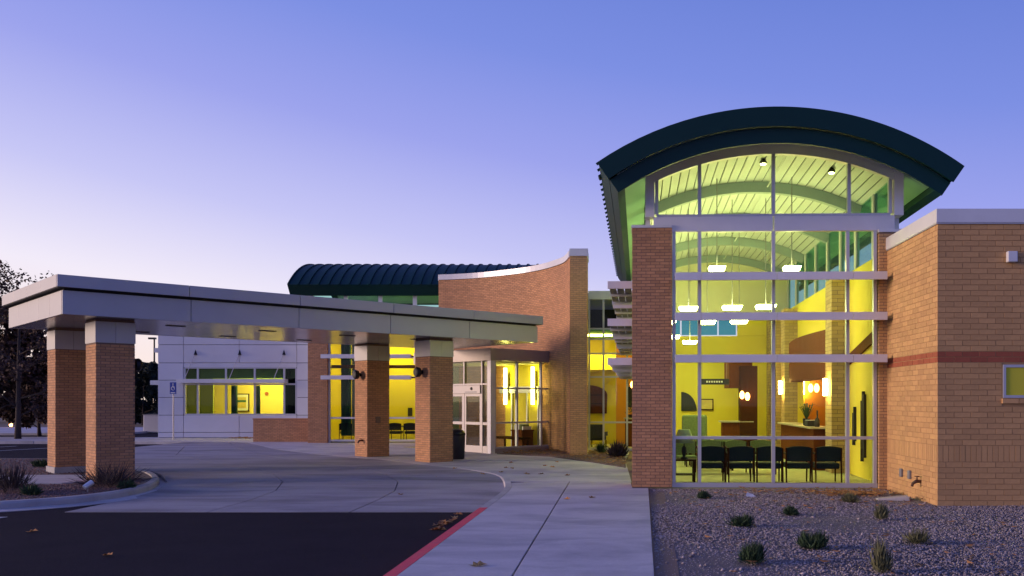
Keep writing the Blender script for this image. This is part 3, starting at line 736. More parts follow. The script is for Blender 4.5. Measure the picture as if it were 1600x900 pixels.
def one_brick(xa, xb, za, zb, m):
    key = (round(xb-xa, 3), round(zb-za, 3), m.name)
    if key not in cache:
        mb = MB(); brick_mb(mb, (0,.007,0), (1,0,0), (0,-1,0), [(0, xb-xa, 0, zb-za)], jitter=0)
        o = mb.build('brick', m, wing); cache[key] = o.data
    else:
        o = bpy.data.objects.new('brick', cache[key]); COL.objects.link(o); o.parent = wing
    o.location = (xa, random.uniform(-.0015, .0015), ZB+za)
allb = [(c, M_brick_tan) for c in plain]+[(c, M_brick_band) for c in band]+[(c, M_brick_tan) for c in soldier]
allb.sort(key=lambda q: q[0][0]-(0.0 if q[0][1]-q[0][0] > .15 else -.0))
for c, m in allb[:298]: one_brick(*c, m)
rest = MB(); restr = MB()
for c, m in allb[298:]: brick_mb(rest if m is M_brick_tan else restr, (0,.007,ZB), (1,0,0), (0,-1,0), [c])
pw, bw_, sw_ = cells_for(3.0, 1, False)
brick_mb(rest, (.007,3.0,ZB), (0,-1,0), (-1,0,0), pw+sw_); brick_mb(restr, (.007,3.0,ZB), (0,-1,0), (-1,0,0), bw_)
stuff(rest.build('brickwork', M_brick_tan, wing)); stuff(restr.build('brick_band', M_brick_band, wing))
cp = MB().box(-.03, 8.0, -.03, 3.0, ZWT+.022, 5.42).build('coping', M_coping, wing, .006)
box('drip_edge', M_frame, -.02, 8.0, -.02, 3.0, ZWT+.002, ZWT+.02, cp)
box('roof_deck', M_coping, .3, 8.0, .3, 3.0, 5.421, 5.43, cp)
# strip window
wf = MB().box(win[0], win[1], -.02, .06, win[2], win[2]+.05).build('window', M_frame, wing)
box('frame', M_frame, win[0], win[1], -.02, .06, win[3]-.05, win[3], wf); box('frame', M_frame, win[0], win[0]+.05, -.02, .06, win[2]+.051, win[3]-.051, wf)
box('pane', M_glass_t, win[0]+.045, win[1]-.01, .002, .005, win[2]+.045, win[3]-.045, wf)
box('blind', mat('olive_blind', (0.62, 0.58, 0.04), 0.8), win[0]+.05, win[1]-.02, -.002, .001, win[2]+.05, win[3]-.05, wf)
for k in range(7): box('sill_brick', M_brick_tan, win[0]-.02+k*.305, win[0]-.02+k*.305+.295, -.035, .006, win[2]-.10, win[2]-.012, wf)
# things fixed to the wall
wl = tag(MB().box(-.09, .09, -.10, 0, -.10, .10).build('wall_light', M_coping, None, .015), 'square pale unlit wall light high on the brick wing', 'wall light')
wl.location = (wx(1579, WY), WY-.002, wz(402, WY))
for y, lab in ((1.95, 'left'), (1.45, 'right')):
    o = tag(MB().box(-.05, 0, -.06, .06, -.085, .085).build('outlet_box', M_greyplate, None, .012), 'small grey outlet box low on the wing wall beside the tap, %s of the two' % lab, 'outlet box', 'outlet boxes low on the wing wall')
    o.location = (WX-.001, WY+y, .42)
t = thing('garden_tap', 'small brass garden tap on the tan wing wall above the gravel', 'tap', (WX, WY+.85, .34))
MB().tube([(0,0,0),(-.10,0,0),(-.16,0,-.04),(-.18,0,-.10)], [.03,.035,.03,.025], 8).build('spout', M_copper, t)
MB().tube([(-.08,0,.0),(-.08,0,.09)], .012, 6).build('valve_stem', M_copper, t); MB().lathe([(.05,.09),(.05,.105)], (-.08,0,0), 10).build('handle', M_copper, t)
sp = tag(MB().add([(0,-.15,0),(.62,-.17,0),(.62,.17,0),(0,.15,0),(.03,-.12,.03),(.6,-.15,.09),(.6,.15,.09),(.03,.12,.03)],
                  [(3,2,1,0),(4,5,6,7),(0,1,5,4),(1,2,6,5),(2,3,7,6),(3,0,4,7)]).build('splash_block', M_kerb, None, .01), 'concrete splash block lying on the gravel by the wing wall', 'splash block')
sp.location = (5.25, 17.35, -.04); sp.rotation_euler = (0, 0, R(-12))

# ================================================================== CURVED BRICK WALL
cw = thing('curved_brick_wall', 'concave curved brick wall with pale sloping coping and square end pier', 'wall', (0, 0, 0))
WP = smooth_line([(-7.05,36.85),(-6.2,36.62),(-5.3,36.25),(-4.2,35.55),(-3.2,34.75),(-2.45,33.85),(-1.92,32.95),(-1.55,32.1),(-1.33,31.0)], 4)
ZT = 6.92
def offs(line, d): return offset(line, d)
back = offs(WP, -.42)     # away from the camera side
vs = []; fs = []
n = len(WP)
test = offs(WP, .1)[0]
sgn = 1 if test.y < WP[0].y else -1
back = offs(WP, -.42*sgn)
MB().prism([(p.x,p.y) for p in WP]+[(p.x,p.y) for p in reversed(back)], 0, ZT).build('wall_core', M_mortar, cw)
mb = MB(); arc_len = [0]
for p, q in zip(WP, WP[1:]): arc_len.append(arc_len[-1]+(q-p).length)
def at_len(s_):
    for i in range(n-1):
        if arc_len[i+1] >= s_ or i == n-2:
            f = (s_-arc_len[i])/(arc_len[i+1]-arc_len[i]); p = WP[i]+(WP[i+1]-WP[i])*f
            d = (WP[i+1]-WP[i]).normalized(); return p, d, Vector((d.y, -d.x))*sgn
for xa, xb, za, zb in brick_cells(arc_len[-1], ZT, .2032, .0677):
    p, d, nn = at_len((xa+xb)/2); o = p-d*(xb-xa)/2
    brick_mb(mb, (o.x, o.y, 0), (d.x, d.y, 0), (nn.x, nn.y, 0), [(0, xb-xa, za, zb)])
stuff(mb.build('brickwork', M_brick_red, cw))
o1, o2 = offs(WP, .05*sgn), offs(WP, -.46*sgn)
MB().prism([(p.x,p.y) for p in o1]+[(p.x,p.y) for p in reversed(o2)], ZT+.002, ZT+.22).build('coping', M_coping, cw)
ep = brick_post('end_pier', M_brick_tan, -1.30, -.72, 30.5, 31.9, 0, 6.88, cw, faces='FLR')
ep['label'] = 'square tan brick end pier of the curved wall'
box('pier_cap', M_coping, -1.33, -.69, 30.47, 31.93, 6.882, 7.14, cw, .005)
# return of the wall at its left end
brick_post('return_wall', M_brick_red, -7.06, -6.65, 36.88, 43.0, 0, 6.9, cw, faces='L')
box('coping', M_coping, -7.09, -6.62, 36.92, 43.0, 6.902, 7.10, cw)

# ================================================================== GLASS LINK between curved wall and pavilion
link = thing('glass_link', 'narrow glazed link with yellow interior between end pier and pavilion', 'building', (0, 33.5, 0))
LX0, LX1 = -.74, 1.25
box('coping', M_coping, LX0, LX1, -.05, .3, 5.73, 6.05, link, .005)
box('roof_slab', M_coping, LX0-1.0, LX1, .301, 6.2, 5.8, 6.0, link)
lz = [.12, 1.08, 2.80, 3.68, 4.23, 4.62, 5.72]
lxs = [LX0+.03, wx(943, 33.5), .72, LX1]
box('sill', M_frame, LX0, LX1, -.06, .06, 0, .12, link)
for x in lxs: box('mullion', M_frame, x-.035, x+.035, -.05, .05, .121, 5.72, link)
for a, b in zip(lxs, lxs[1:]):
    for i, (z0, z1) in enumerate(zip(lz, lz[1:])):
        box('pane', M_glass_t if i == 4 else M_glass, a+.03, b-.03, -.005, .005, z0+.03, z1-.03, link)
        if i: box('transom', M_frame, a+.035, b-.035, -.045, .045, z0-.03, z0+.03, link)
box('floor', M_floor_in, LX0-1.0, LX1+.6, .07, 6.0, -.04, .045, link)
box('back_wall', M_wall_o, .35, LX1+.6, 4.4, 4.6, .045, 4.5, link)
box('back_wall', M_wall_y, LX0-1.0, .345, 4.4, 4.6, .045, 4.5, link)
box('upper_back_wall', M_gap, LX0-1.0, LX1+.6, 3.4, 3.5, 4.66, 5.7, link)
box('ceiling', M_ceil_in, LX0-1.0, LX1+.6, .1, 4.4, 4.52, 4.64, link)
box('bulkhead', M_wall_y, LX0-1.0, .3, 2.2, 4.38, 3.15, 3.75, link)
box('side_wall', M_wall_y, LX0-1.1, LX0-1.0, .1, 6.0, 0, 5.8, link)
niche = MB().prism_xz([(-1.7,1.35),(-.05,1.35)]+[(-.9+.87*math.cos(t), 2.15+.42*math.sin(t)) for t in [math.pi*k/10 for k in range(11)]], 4.33, 4.39).build('niche', M_wood, link)
MB().add([], []).build('niche_shelf', M_woodd, niche) if False else [box('shelf', M_woodd, -1.65, -.1, 4.2, 4.33, z, z+.04, niche) for z in (1.35, 1.75, 2.12)]
box('television', M_gap, .86, 1.7, 4.33, 4.395, 1.62, 2.5, link)
t = thing('link_chair', 'dark square armchair behind the link glass beside the planting', 'armchair', (-.42, 35.2, .047), R(-12))
box('backrest', M_fab_blk, -.33, .33, -.34, -.24, .40, .92, t, .03); box('seat', M_fab_blk, -.3, .3, -.239, .3, .28, .44, t, .03)
for sx_ in (-1, 1):
    box('armrest', M_fab_blk, sx_*.33-.03, sx_*.33+.03, -.3, .3, .45, .62, t, .01)
    for y in (-.28, .26): box('leg', M_woodd, sx_*.29-.02, sx_*.29+.02, y-.02, y+.02, 0, .279, t)
t = thing('link_counter', 'small wood counter behind the link glass under the television', 'counter', (1.15, 36.2, .047)); box('counter_top', M_stone, -.5, .6, -.35, .35, 1.1, 1.15, t); box('front_panel', M_wood, -.45, .55, -.3, .3, 0, 1.099, t)
t = thing('counter_plant', 'small potted plant on the link counter in front of the television', 'plant', (.92, 36.1, 1.2))
MB().lathe([(.06,0),(.1,.04),(.1,.14)], n=12).build('pot', M_black, t)
lf = MB()
for k in range(60):
    p = Vector((random.gauss(0,.06), random.gauss(0,.06), .15+random.random()*.5)); d = Vector((random.uniform(-1,1),random.uniform(-1,1),random.uniform(-.3,1)))*.05; e = d.orthogonal().normalized()*.02
    lf.add([p, p+d+e, p+2*d, p+d-e], [(0,1,2,3)])
lf.build('leaves', M_shrub, t)
amber((.98, 35.6, 2.55), 'amber pendant glowing behind the link glass above the plant')
t = thing('cove_light', 'long ceiling light glowing behind the upper link glass', 'ceiling light', (-.3, 35.0, 4.46)); box('diffuser', M_lamp_panel, -1.2, 1.3, -.25, .25, 0, .05, t)
box('housing', M_galv, -1.22, 1.32, -.27, .27, .0501, .058, t)

# ================================================================== ENTRANCE CANOPY (local x along the long side, y along the short side)
CA = R(44.5)
C0 = Vector((-12.09, 19.6, 0))
def cw_(u, v, z=0): return (C0.x+math.cos(CA)*u-math.sin(CA)*v, C0.y+math.sin(CA)*u+math.cos(CA)*v, z)
can = thing('entrance_canopy', 'grey metal drive through canopy on four brick columns', 'canopy', C0, CA)
CLn, CWd, ZU = 13.7, 5.45, 3.82
ZL, ZTp = ZU+.53, ZU+.86
croof = box('roof_core', M_gap, .05, CLn-.05, .05, CWd-.05, ZU+.03, ZL+.05, can)
box('roof_deck', M_canopy, -.05, CLn+.05, -.05, CWd+.05, ZL+.06, ZTp-.04, croof)
def panels(ax, fixed, a, b, nn_, z0, z1, th, outw, name):
    for k in range(nn_):
        p, q = a+(b-a)*k/nn_+.008, a+(b-a)*(k+1)/nn_-.008
        if ax == 'x': box(name, M_canopy, p, q, min(fixed, fixed+th*outw), max(fixed, fixed+th*outw), z0, z1, can, .004)
        else: box(name, M_canopy, min(fixed, fixed+th*outw), max(fixed, fixed+th*outw), p, q, z0, z1, can, .004)
panels('x', .05, .0, CLn, 5, ZU, ZL, .05, -1, 'fascia_panel'); panels('x', CWd-.05, .0, CLn, 5, ZU, ZL, .05, 1, 'fascia_panel')
panels('y', .05, .052, CWd-.052, 5, ZU, ZL, .05, -1, 'end_panel'); panels('y', CLn-.05, .052, CWd-.052, 5, ZU, ZL, .05, 1, 'end_panel')
e = .13
panels('x', -.06, -e, CLn+e, 5, ZL+.06, ZTp, .07, -1, 'cap_panel'); panels('x', CWd+.06, -e, CLn+e, 5, ZL+.06, ZTp, .07, 1, 'cap_panel')
panels('y', -.06, -.058, CWd+.058, 4, ZL+.06, ZTp, .07, -1, 'cap_panel'); panels('y', CLn+.06, -.058, CWd+.058, 4, ZL+.06, ZTp, .07, 1, 'cap_panel')
box('cap_drip', M_gap, -.1, CLn+.1, -.1, CWd+.1, ZL+.045, ZL+.0595, can)
nx, ny = 9, 3
for i in range(nx):
    for j in range(ny):
        box('soffit_panel', M_soffit, .06+(CLn-.12)*i/nx+.006, .06+(CLn-.12)*(i+1)/nx-.006, .06+(CWd-.12)*j/ny+.006, .06+(CWd-.12)*(j+1)/ny-.006, ZU+.004, ZU+.028, can)
for u in (2.9, 5.3, 7.7, 10.1):
    for v in (1.55, 4.35):
        box('downlight', M_gap, u-.22, u+.22, v-.09, v+.09, ZU-.012, ZU+.003, can)
colspec = [(.85, .70, 'nearest column on the planting island'), (.85, 4.4, 'far island column on a pale plinth'), (10.0, .70, 'column beside the entrance with the bin'), (10.0, 4.5, 'column between the two lit windows')]
CS = .84
for u, v, lab in colspec:
    zb = 0.14 if v == 4.4 else (-.02 if u < 1 else 0)
    col = MB().box(u+.007, u+CS-.007, v+.007, v+CS-.007, -.02, ZU+.003).build('column', M_mortar, can)
    col['label'] = lab
    mb = MB(); zt = 3.26
    for o, d, nn_ in (((u,v+.007,zb),(1,0,0),(0,-1,0)), ((u+CS,v+CS-.007,zb),(-1,0,0),(0,1,0)), ((u+.007,v+CS,zb),(0,-1,0),(-1,0,0)), ((u+CS-.007,v,zb),(0,1,0),(1,0,0))):
        brick_mb(mb, o, d, nn_, brick_cells(CS, zt-zb, .2032, .0677))
    stuff(mb.build('brickwork', M_brick_red, col))
    for k in range(2):      # metal cap panels, joint in the middle of each face
        a, b = u-.012+k*(CS/2+.012)+(.004 if k else 0), u+CS/2-.004+k*(CS/2+.016)
        box('cap_panel', M_canopy, a, b, v-.012, v+.006, 3.265, ZU-.06, col); box('cap_panel', M_canopy, a, b, v+CS-.006, v+CS+.012, 3.265, ZU-.06, col)
    box('cap_panel', M_canopy, u-.012, u+.006, v+.0065, v+CS-.0065, 3.265, ZU-.06, col); box('cap_panel', M_canopy, u+CS-.006, u+CS+.012, v+.0065, v+CS-.0065, 3.265, ZU-.06, col)
    if v == 4.4: box('plinth', M_kerb, u-.03, u+CS+.03, v-.03, v+CS+.03, -.05, .139, col, .01)
# round wall lamps facing each other across the drive
def round_lamp(u, v, sgn, label):
    t = thing('round_wall_lamp', label, 'wall lamp', cw_(u, v, 2.78), CA+(0 if sgn < 0 else math.pi), 'black round lamps on the canopy columns')
    MB().tube([(0,0,0),(-.10,0,0),(-.12,0,0),(-.20,0,0),(-.25,0,0)], [.06,.06,.15,.16,.12], 20).build('housing', M_black, t)
    MB().tube([(-.251,0,0),(-.26,0,0)], [.10,.085], 16).build('lens', M_black, t)
round_lamp(10.0-.009, .70+.42, -1, 'black round lamp on the column beside the entrance bin')
round_lamp(10.0-.009, 4.5+.42, -1, 'black round lamp on the column between the lit windows')
round_lamp(.85+CS+.009, .70+.42, 1, 'black round lamp showing past the edge of the nearest canopy column')
t = thing('column_tap', 'dark water tap low on the column between the lit windows', 'tap', cw_(10.0-.008, 4.5+.30, .55), CA)
MB().tube([(0,0,0),(-.12,0,0),(-.18,0,-.08)], [.035,.035,.028], 8).build('spout', M_copper, t); MB().lathe([(.05,.06),(.05,.075)], (-.08,0,0), 10).build('handle', M_copper, t)
t = tag(MB().box(-.09, .09, -.02, 0, -.11, .11).build('cover_plate', mat('brown_plate', (.2,.13,.09), .6), None, .006), 'square cover plate on the shaded face of the column between the windows', 'cover plate')
t.location = cw_(10.0+.40, 4.5-.0085, 1.25); t.rotation_euler = (0, 0, CA)

# ================================================================== ENTRANCE VESTIBULE at the canopy end (same direction)
ves = thing('entrance_vestibule', 'glazed entrance vestibule with sliding doors in the curved wall', 'entrance', cw_(14.1, 3.07), CA)
VL, VD, VH = 3.35, 5.0, 3.34       # length of the side glass (along x), of the door front (along y), header underside
hd = box('header', mat('beige_metal', (.36,.32,.29), .45, .3, var=.04), -.06, VL, -.06, .30, VH, 3.78, ves, .006)
box('header_return', MATS['beige_metal'], -.06, .30, .301, VD, VH, 3.78, hd, .006)
box('roof_deck', M_gap, .301, VL, .301, VD, 3.6, 3.7, hd)
box('corner_post', MATS['white_metal'], -.05, .14, -.05, .14, 0, VH-.002, ves, .006)
def glaz(axis, fixed, cuts, zs, name):
    for c in cuts:
        a, b = c-.035, c+.035
        if axis == 'x': box('mullion', M_frame, a, b, fixed-.05, fixed+.05, 0, VH-.002, ves)
        else: box('mullion', M_door, fixed-.05, fixed+.05, a, b, 0, VH-.002, ves)
    for a, b in zip(cuts, cuts[1:]):
        for z0, z1 in zip(zs, zs[1:]):
            if axis == 'x':
                box('pane', M_glass, a+.03, b-.03, fixed-.005, fixed+.005, z0, z1, ves); box('transom', M_frame, a+.036, b-.036, fixed-.045, fixed+.045, z0-.03, z0+.03, ves)
            else:
                box('pane', M_glass, fixed-.005, fixed+.005, a+.03, b-.03, z0, z1, ves); box('transom', M_door, fixed-.045, fixed+.045, a+.036, b-.036, z0-.03, z0+.03, ves)
glaz('x', 0.04, [.18, 1.20, 2.35, 3.25], [.20, 1.10, 2.35, VH-.02], 'side')
box('sill', MATS['beige_metal'], .142, VL, -.03, .09, 0, .168, ves)
glaz('y', 0.04, [.20, .55, 1.65, 2.75, 3.85, 4.9], [2.50, VH-.02], 'door')
dh = box('door_header', M_door, -.06, .09, .586, 3.80, 2.16, 2.46, ves, .006)
MB().tube([(-.061,1.1,2.34),(-.10,1.1,2.34)], [.06,.045], 12).build('sensor', M_black, dh)
box('closer_bar', M_greyplate, -.075, -.061, .8, 1.5, 2.2, 2.235, dh)
for y0, y1 in ((.59, 1.61), (1.69, 2.71)):
    dr = box('door', M_door, .0, .05, y0, y0+.09, .01, 2.155, ves)
    box('door_stile', M_door, .0, .05, y1-.09, y1, .01, 2.155, dr); box('door_rail', M_door, .0, .05, y0+.091, y1-.091, .01, .26, dr); box('door_rail', M_door, .0, .05, y0+.091, y1-.091, 2.06, 2.155, dr); box('door_rail', M_door, .0, .05, y0+.091, y1-.091, 1.02, 1.12, dr)
    box('pane', M_glass, .021, .029, y0+.085, y1-.085, .255, 2.065, dr)
for a, b in ((.236, .515), (2.79, 3.815), (3.89, 4.86)):
    box('pane', M_glass, .035, .045, a, b, .1, 2.47, ves); box('transom', M_door, .0, .08, a, b, 1.02, 1.12, ves); box('kick_panel', M_door, .0, .08, a, b, .0, .26, ves)
box('floor', M_floor_in, .1, VL, .1, VD+1, .002, .02, ves)
box('ceiling', M_ceil_in, .301, VL, .301, VD, 3.30, 3.345, ves)
bwv = box('back_wall', M_wall_y, 2.72, 2.82, .55, VD, .02, 3.3, ves)
box('side_wall', mat('dark_green_wall', (.10,.13,.05), .8), .1, 2.72, VD-.1, VD, .02, 3.3, ves)
box('inner_frame', M_frame, 2.66, 2.715, .56, 3.2, 2.2, 2.45, bwv)
for y in (.58, 1.25, 2.2, 3.1): box('inner_frame', M_frame, 2.66, 2.715, y-.03, y+.03, .02, 2.199, bwv)
for y, lab in ((.75, 'right'), (2.45, 'left')):
    t = thing('strip_light', 'tall glowing strip light inside the entrance vestibule, %s of the two' % lab, 'wall light', cw_(14.1+2.55, 3.07+y, 1.75), CA, 'tall strip lights in the vestibule')
    box('diffuser', M_lamp_strip, -.05, .05, -.05, .05, .0, 1.45, t); box('backplate', M_galv, .051, .09, -.06, .06, .1, 1.35, t)
t = thing('vestibule_bench', 'dark wood bench inside the entrance vestibule', 'bench', cw_(14.1+1.9, 3.07+1.3, .021), CA)
box('seat', M_woodd, -.35, .35, -.8, .8, .42, .5, t, .01)
for x in (-.28, .28):
    for y in (-.7, .7): box('leg', M_woodd, x-.03, x+.03, y-.03, y+.03, 0, .419, t)
t = thing('vestibule_table', 'wood table with brochures seen through the vestibule glass', 'table', cw_(14.1+2.2, 3.07+.95, .021), CA)
box('table_top', M_wood, -.3, .3, -.35, .35, .72, .77, t); box('front_panel', M_wood, -.27, .27, -.32, .32, 0.02, .719, t)
for k in range(5): box('brochure', M_fab_pat if k % 2 else M_signw, -.2, .2, -.3+k*.12, -.3+k*.12+.08, .771, .9+.05*(k % 3), t)
t = thing('litter_bin', 'dark round litter bin beside the entrance column', 'litter bin', (-4.93, 28.75, 0.002))
MB().lathe([(.23,0),(.27,.03),(.29,.75),(.29,.78)], n=20).build('bin_body', M_navy, t, smooth=True); MB().lathe([(.30,.781),(.30,.83),(.24,.93),(.12,.97)], n=20).build('lid', M_black, t, smooth=True)

# ================================================================== REAR HALL: barrel roof, clerestory, brick window bay
hall = thing('rear_hall', 'rear hall with dark ribbed barrel roof above the canopy', 'building', (-15.75, 47.7, 0), R(-90))
# local y runs along world +x, local +x faces the camera
hc, hR = 2.5, 6.63; hA = math.asin(4.25/hR); HL = 13.2
hz = wz(416, 47.7)-hR
hroof = MB().arc(0, hz, hR-.12, hR, -hA, hA, 0, HL, 40).build('roof', M_roof, hall)
MB().arc(0, hz, hR-.66, hR-.125, -hA, hA, -.0, .12, 40).build('gable_fascia', M_roof, hroof)
MB().arc(0, hz, hR-.66, hR-.125, hA-.025, hA, .121, HL, 2).build('eave_fascia', M_roof, hroof)
for k in range(27): MB().arc(0, hz, hR+.001, hR+.06, -hA-.004, hA+.004, .02+k*.5, .065+k*.5, 24).build('seam', M_roof, hroof)
MB().arc(0, hz, hR-.20, hR-.13, -hA+.03, hA-.03, .125, HL, 24).build('ceiling', M_ceil, hall)
ze = hz+(hR-.66)*math.cos(hA)
box('clerestory_sill', M_alu, 3.35, 3.6, .9, HL, 5.6, 5.85, hall)
for k in range(8):
    y = .95+k*1.72; box('clerestory_post', M_alu, 3.42, 3.55, y-.1, y+.1, 5.851, 7.35, hall)
    if k < 7: box('clerestory_pane', M_glass_t, 3.48, 3.49, y+.1, y+1.62, 5.851, 7.35, hall)
box('front_wall', M_panel, 3.35, 3.6, .9, HL, 0, 5.599, hall)
box('rear_wall', M_wall_y, -3.6, -3.4, .3, HL, 0, 7.3, hall); box('end_wall', M_panel, -3.4, 3.34, .9, 1.1, 0, 6.0, hall)
box('upper_floor', M_floor_in, -3.4, 3.34, 1.1, HL, 4.9, 5.0, hall)
for k in range(2):
    t = thing('clerestory_lamp', 'long lamp glowing inside the rear clerestory, %s of two' % ('left' if k == 0 else 'right'), 'ceiling light', (-12.2+5.6*k, 47.6, 7.9), 0, 'lamps in the rear clerestory')
    box('diffuser', M_lamp_green, -1.6, 1.6, -.2, .2, 0, .06, t); box('housing', M_galv, -1.62, 1.62, -.22, .22, .0601, .07, t)
bay = thing('window_bay', 'brick bay with tall lit windows behind the canopy columns', 'building', (0, 39.8, 0))
brick_post('left_pier', M_brick_red, -13.5, -12.62, 0, .5, 0, 5.3, bay, faces='FLR')
brick_post('right_pier', M_brick_red, -8.62, -4.6, 0, .5, 0, 5.3, bay, faces='FL')
brick_post('return_wall', M_brick_red, -13.5, -13.1, .501, 6.0, 0, 5.3, bay, faces='L')
box('coping', M_coping, -13.53, -4.6, -.03, .55, 5.302, 5.5, bay)
bx = [-12.58, -11.3, -9.95, -8.66]
for x in bx: box('mullion', M_frame, x-.04, x+.04, .14, .26, 0, 5.2, bay)
bz = [.10, 1.12, 2.95, 3.85, 5.2]
for a, b in zip(bx, bx[1:]):
    for z0, z1 in zip(bz, bz[1:]):
        box('pane', M_glass, a+.035, b-.035, .195, .205, z0, z1, bay); box('transom', M_alu, a+.041, b-.041, .15, .25, z0-.04, z0+.04, bay)
for z in (2.93, 3.87): box('sunshade', M_alu, -12.75, -8.75, -.55, -.40, z-.09, z+.09, bay, .004); 
for z in (2.93, 3.87):
    for x in (-12.5, -11.3, -9.95, -8.72): box('shade_bracket', M_black, x-.03, x+.03, -.399, .13, z-.03, z+.03, bay)
box('lintel_beam', M_wood, -12.6, -8.64, .5, .7, 3.38, 3.52, bay)
box('floor', M_floor_in, -13.0, -8.0, .27, 4.0, -.04, .045, bay); box('ceiling', M_ceil_in, -13.0, -8.0, .27, 4.0, 5.1, 5.2, bay)
bb = box('back_wall', M_wall_y, -13.0, -8.0, 3.4, 3.6, .045, 5.1, bay); box('side_wall', M_wall_y, -8.3, -8.1, .51, 3.4, .045, 5.1, bay); box('side_wall', M_wall_y, -13.09, -13.0, .51, 3.4, .045, 5.1, bay)
box('interior_door', M_wood, -9.35, -8.5, 3.34, 3.395, .05, 2.2, bb); box('alcove', mat('olive_wall', (.4,.33,.08), .8), -9.75, -8.35, 3.30, 3.339, .05, 2.6, bb) if False else None
box('wall_phone', M_gap, -9.75, -9.55, 3.33, 3.399, 1.15, 1.55, bb)
def curtain(name, label, x0, x1, y, z0, z1, m, loc=(0,0,0), parent=None):
    mb = MB(); n_ = 40; vs = []; fs = []
    for k in range(n_+1):
        x = x0+(x1-x0)*k/n_; d = .06*math.sin(k*1.15)+.02*math.sin(k*2.9)
        vs += [(x,y+d,z0),(x,y+d,z1),(x,y+d+.015,z1),(x,y+d+.015,z0)]
    for k in range(n_):
        for j in range(4): fs.append((4*k+j, 4*(k+1)+j, 4*(k+1)+(j+1)%4, 4*k+(j+1)%4))
    o = mb.add(vs, fs).build(name, m, parent, smooth=True); 
    if label: tag(o, label, 'curtain')
    return o
curtain('green_curtain', 'dark green curtain in the left window of the brick bay', -12.2, -11.75, 40.45, .3, 5.0, M_curt_g)
curtain('pale_curtain', 'pale curtain beside the dark green one in the brick bay', -11.7, -11.2, 40.45, .3, 5.0, M_curt_w)
t = thing('bay_light', 'ceiling light inside the brick window bay', 'ceiling light', (-10.2, 41.6, 5.02)); box('diffuser', M_lamp_panel, -1.0, 1.0, -.3, .3, 0, .04, t); box('housing', M_galv, -1.02, 1.02, -.32, .32, .0401, .07, t)
for i, (x, lab) in enumerate(((-12.0, 'black chair behind the left window of the brick bay'), (-9.75, 'black chair behind the right bay window, left of the pair'), (-9.05, 'black chair behind the right bay window, right of the pair'))):
    if i == 0: bc = make_chair('waiting_chair', lab, 'black chairs in the brick bay', M_fab_blk, M_black); o = bc
    else: o = copy_tree(bc); o['label'] = lab
    o.location = (x, 40.75, .047)
# low planter wall
lw = thing('low_brick_wall', 'low brick planter wall in front of the white office wing', 'wall', (-16.4, 40.9, 0))
brick_post('brickwork', M_brick_red, 0, 2.85, 0, .4, 0, 1.02, lw, faces='FLR')
box('cap', M_brick_red, -.02, 2.87, -.02, .42, 1.022, 1.08, lw, .006)

# ================================================================== WHITE OFFICE WING
off = thing('office_wing', 'white panelled office wing with lit strip windows at the left', 'building', (0, 45.7, 0))
OX0, OX1, OY, OZ = wx(247, 45.7), -13.6, 45.7, 5.7
def ox(px): return wx(px, OY)
def oz(py): return wz(py, OY)
xs_ = [OX0, ox(287), ox(374), ox(464), OX1]; zs_ = [0, oz(675.6), oz(648.7), oz(621), oz(594), oz(567), oz(538.7), OZ]
wx0, wx1, wzb, wzm0, wzm1, wzt = ox(288), ox(463), oz(648), oz(601.5), oz(592), oz(574)
back = box('wall_core', M_gap, OX0+.06, OX1, .5, .55, 0, OZ, off) if False else None
for i, (a, b) in enumerate(zip(xs_, xs_[1:])):
    for z0, z1 in zip(zs_, zs_[1:]):
        inside = a > wx0-.3 and b < wx1+.3
        if inside and z0 > wzb-.1 and z1 < oz(566): continue
        z1_ = z1; z0_ = z0
        box('wall_panel', M_panel, a+.012, b-.012, -.03, .04, z0_+.012, z1_-.012, off, .006)
box('backing', M_gap, OX0+.02, wx0, .041, .10, 0, OZ, off); box('backing', M_gap, wx1, OX1, .041, .10, 0, OZ, off)
box('backing', M_gap, wx0, wx1, .041, .10, 0, wzb-.05, off); box('backing', M_gap, wx0, wx1, .041, .10, oz(566), OZ, off)
box('head_trim', M_panel, wx0-.02, wx1+.02, -.02, .09, wzt+.005, oz(567)-.01, off)
box('sunshade', M_alu, ox(283), ox(450), -.55, .02, wzm1-.22, wzm1-.02, off, .006)
ow = box('window', M_frame, wx0, wx1, -.01, .09, wzb-.03, wzb+.05, off)
box('frame', M_frame, wx0, wx1, -.01, .09, wzt-.06, wzt, ow); box('frame', M_frame, wx0, wx1, .0, .08, wzm0, wzm1-.23, ow) if wzm1-.23 > wzm0 else None
wm = [288.5, 309, 353, 398, 444, 463]
for k, px in enumerate(wm):
    x = ox(px); box('mullion', M_frame, x-.05, x+.05, -.005, .085, wzb+.051, wzt-.061, ow)
for p, q in zip(wm, wm[1:]):
    box('pane', M_glass if q < 460 else M_glass_t, ox(p)+.045, ox(q)-.045, .03, .04, wzb+.05, wzm0, ow); box('pane', M_glass_t, ox(p)+.045, ox(q)-.045, .03, .04, wzm1-.02, wzt-.06, ow)
for px in (306, 375, 444):
    x = ox(px); bz_ = oz(551)
    br = MB().add([(x-.09,-.032,bz_-.12),(x+.09,-.032,bz_-.12),(x,-.032,bz_+.16),(x-.05,-.14,bz_-.12),(x+.05,-.14,bz_-.12),(x,-.06,bz_+.12)],
                  [(0,1,2),(5,4,3),(0,3,4,1),(1,4,5,2),(2,5,3,0)]).build('bracket', M_black, off)
    MB().tube([(x,-.1,bz_-.08),(x-.35,-.5,wzm1-.02)], .018, 6).build('tie_rod', M_frame, br)
box('side_wall', M_panel, OX0, OX0+.05, .05, 8, 0, OZ, off); box('roof', M_coping, OX0-.03, OX1, -.05, 8, OZ+.002, OZ+.2, off)
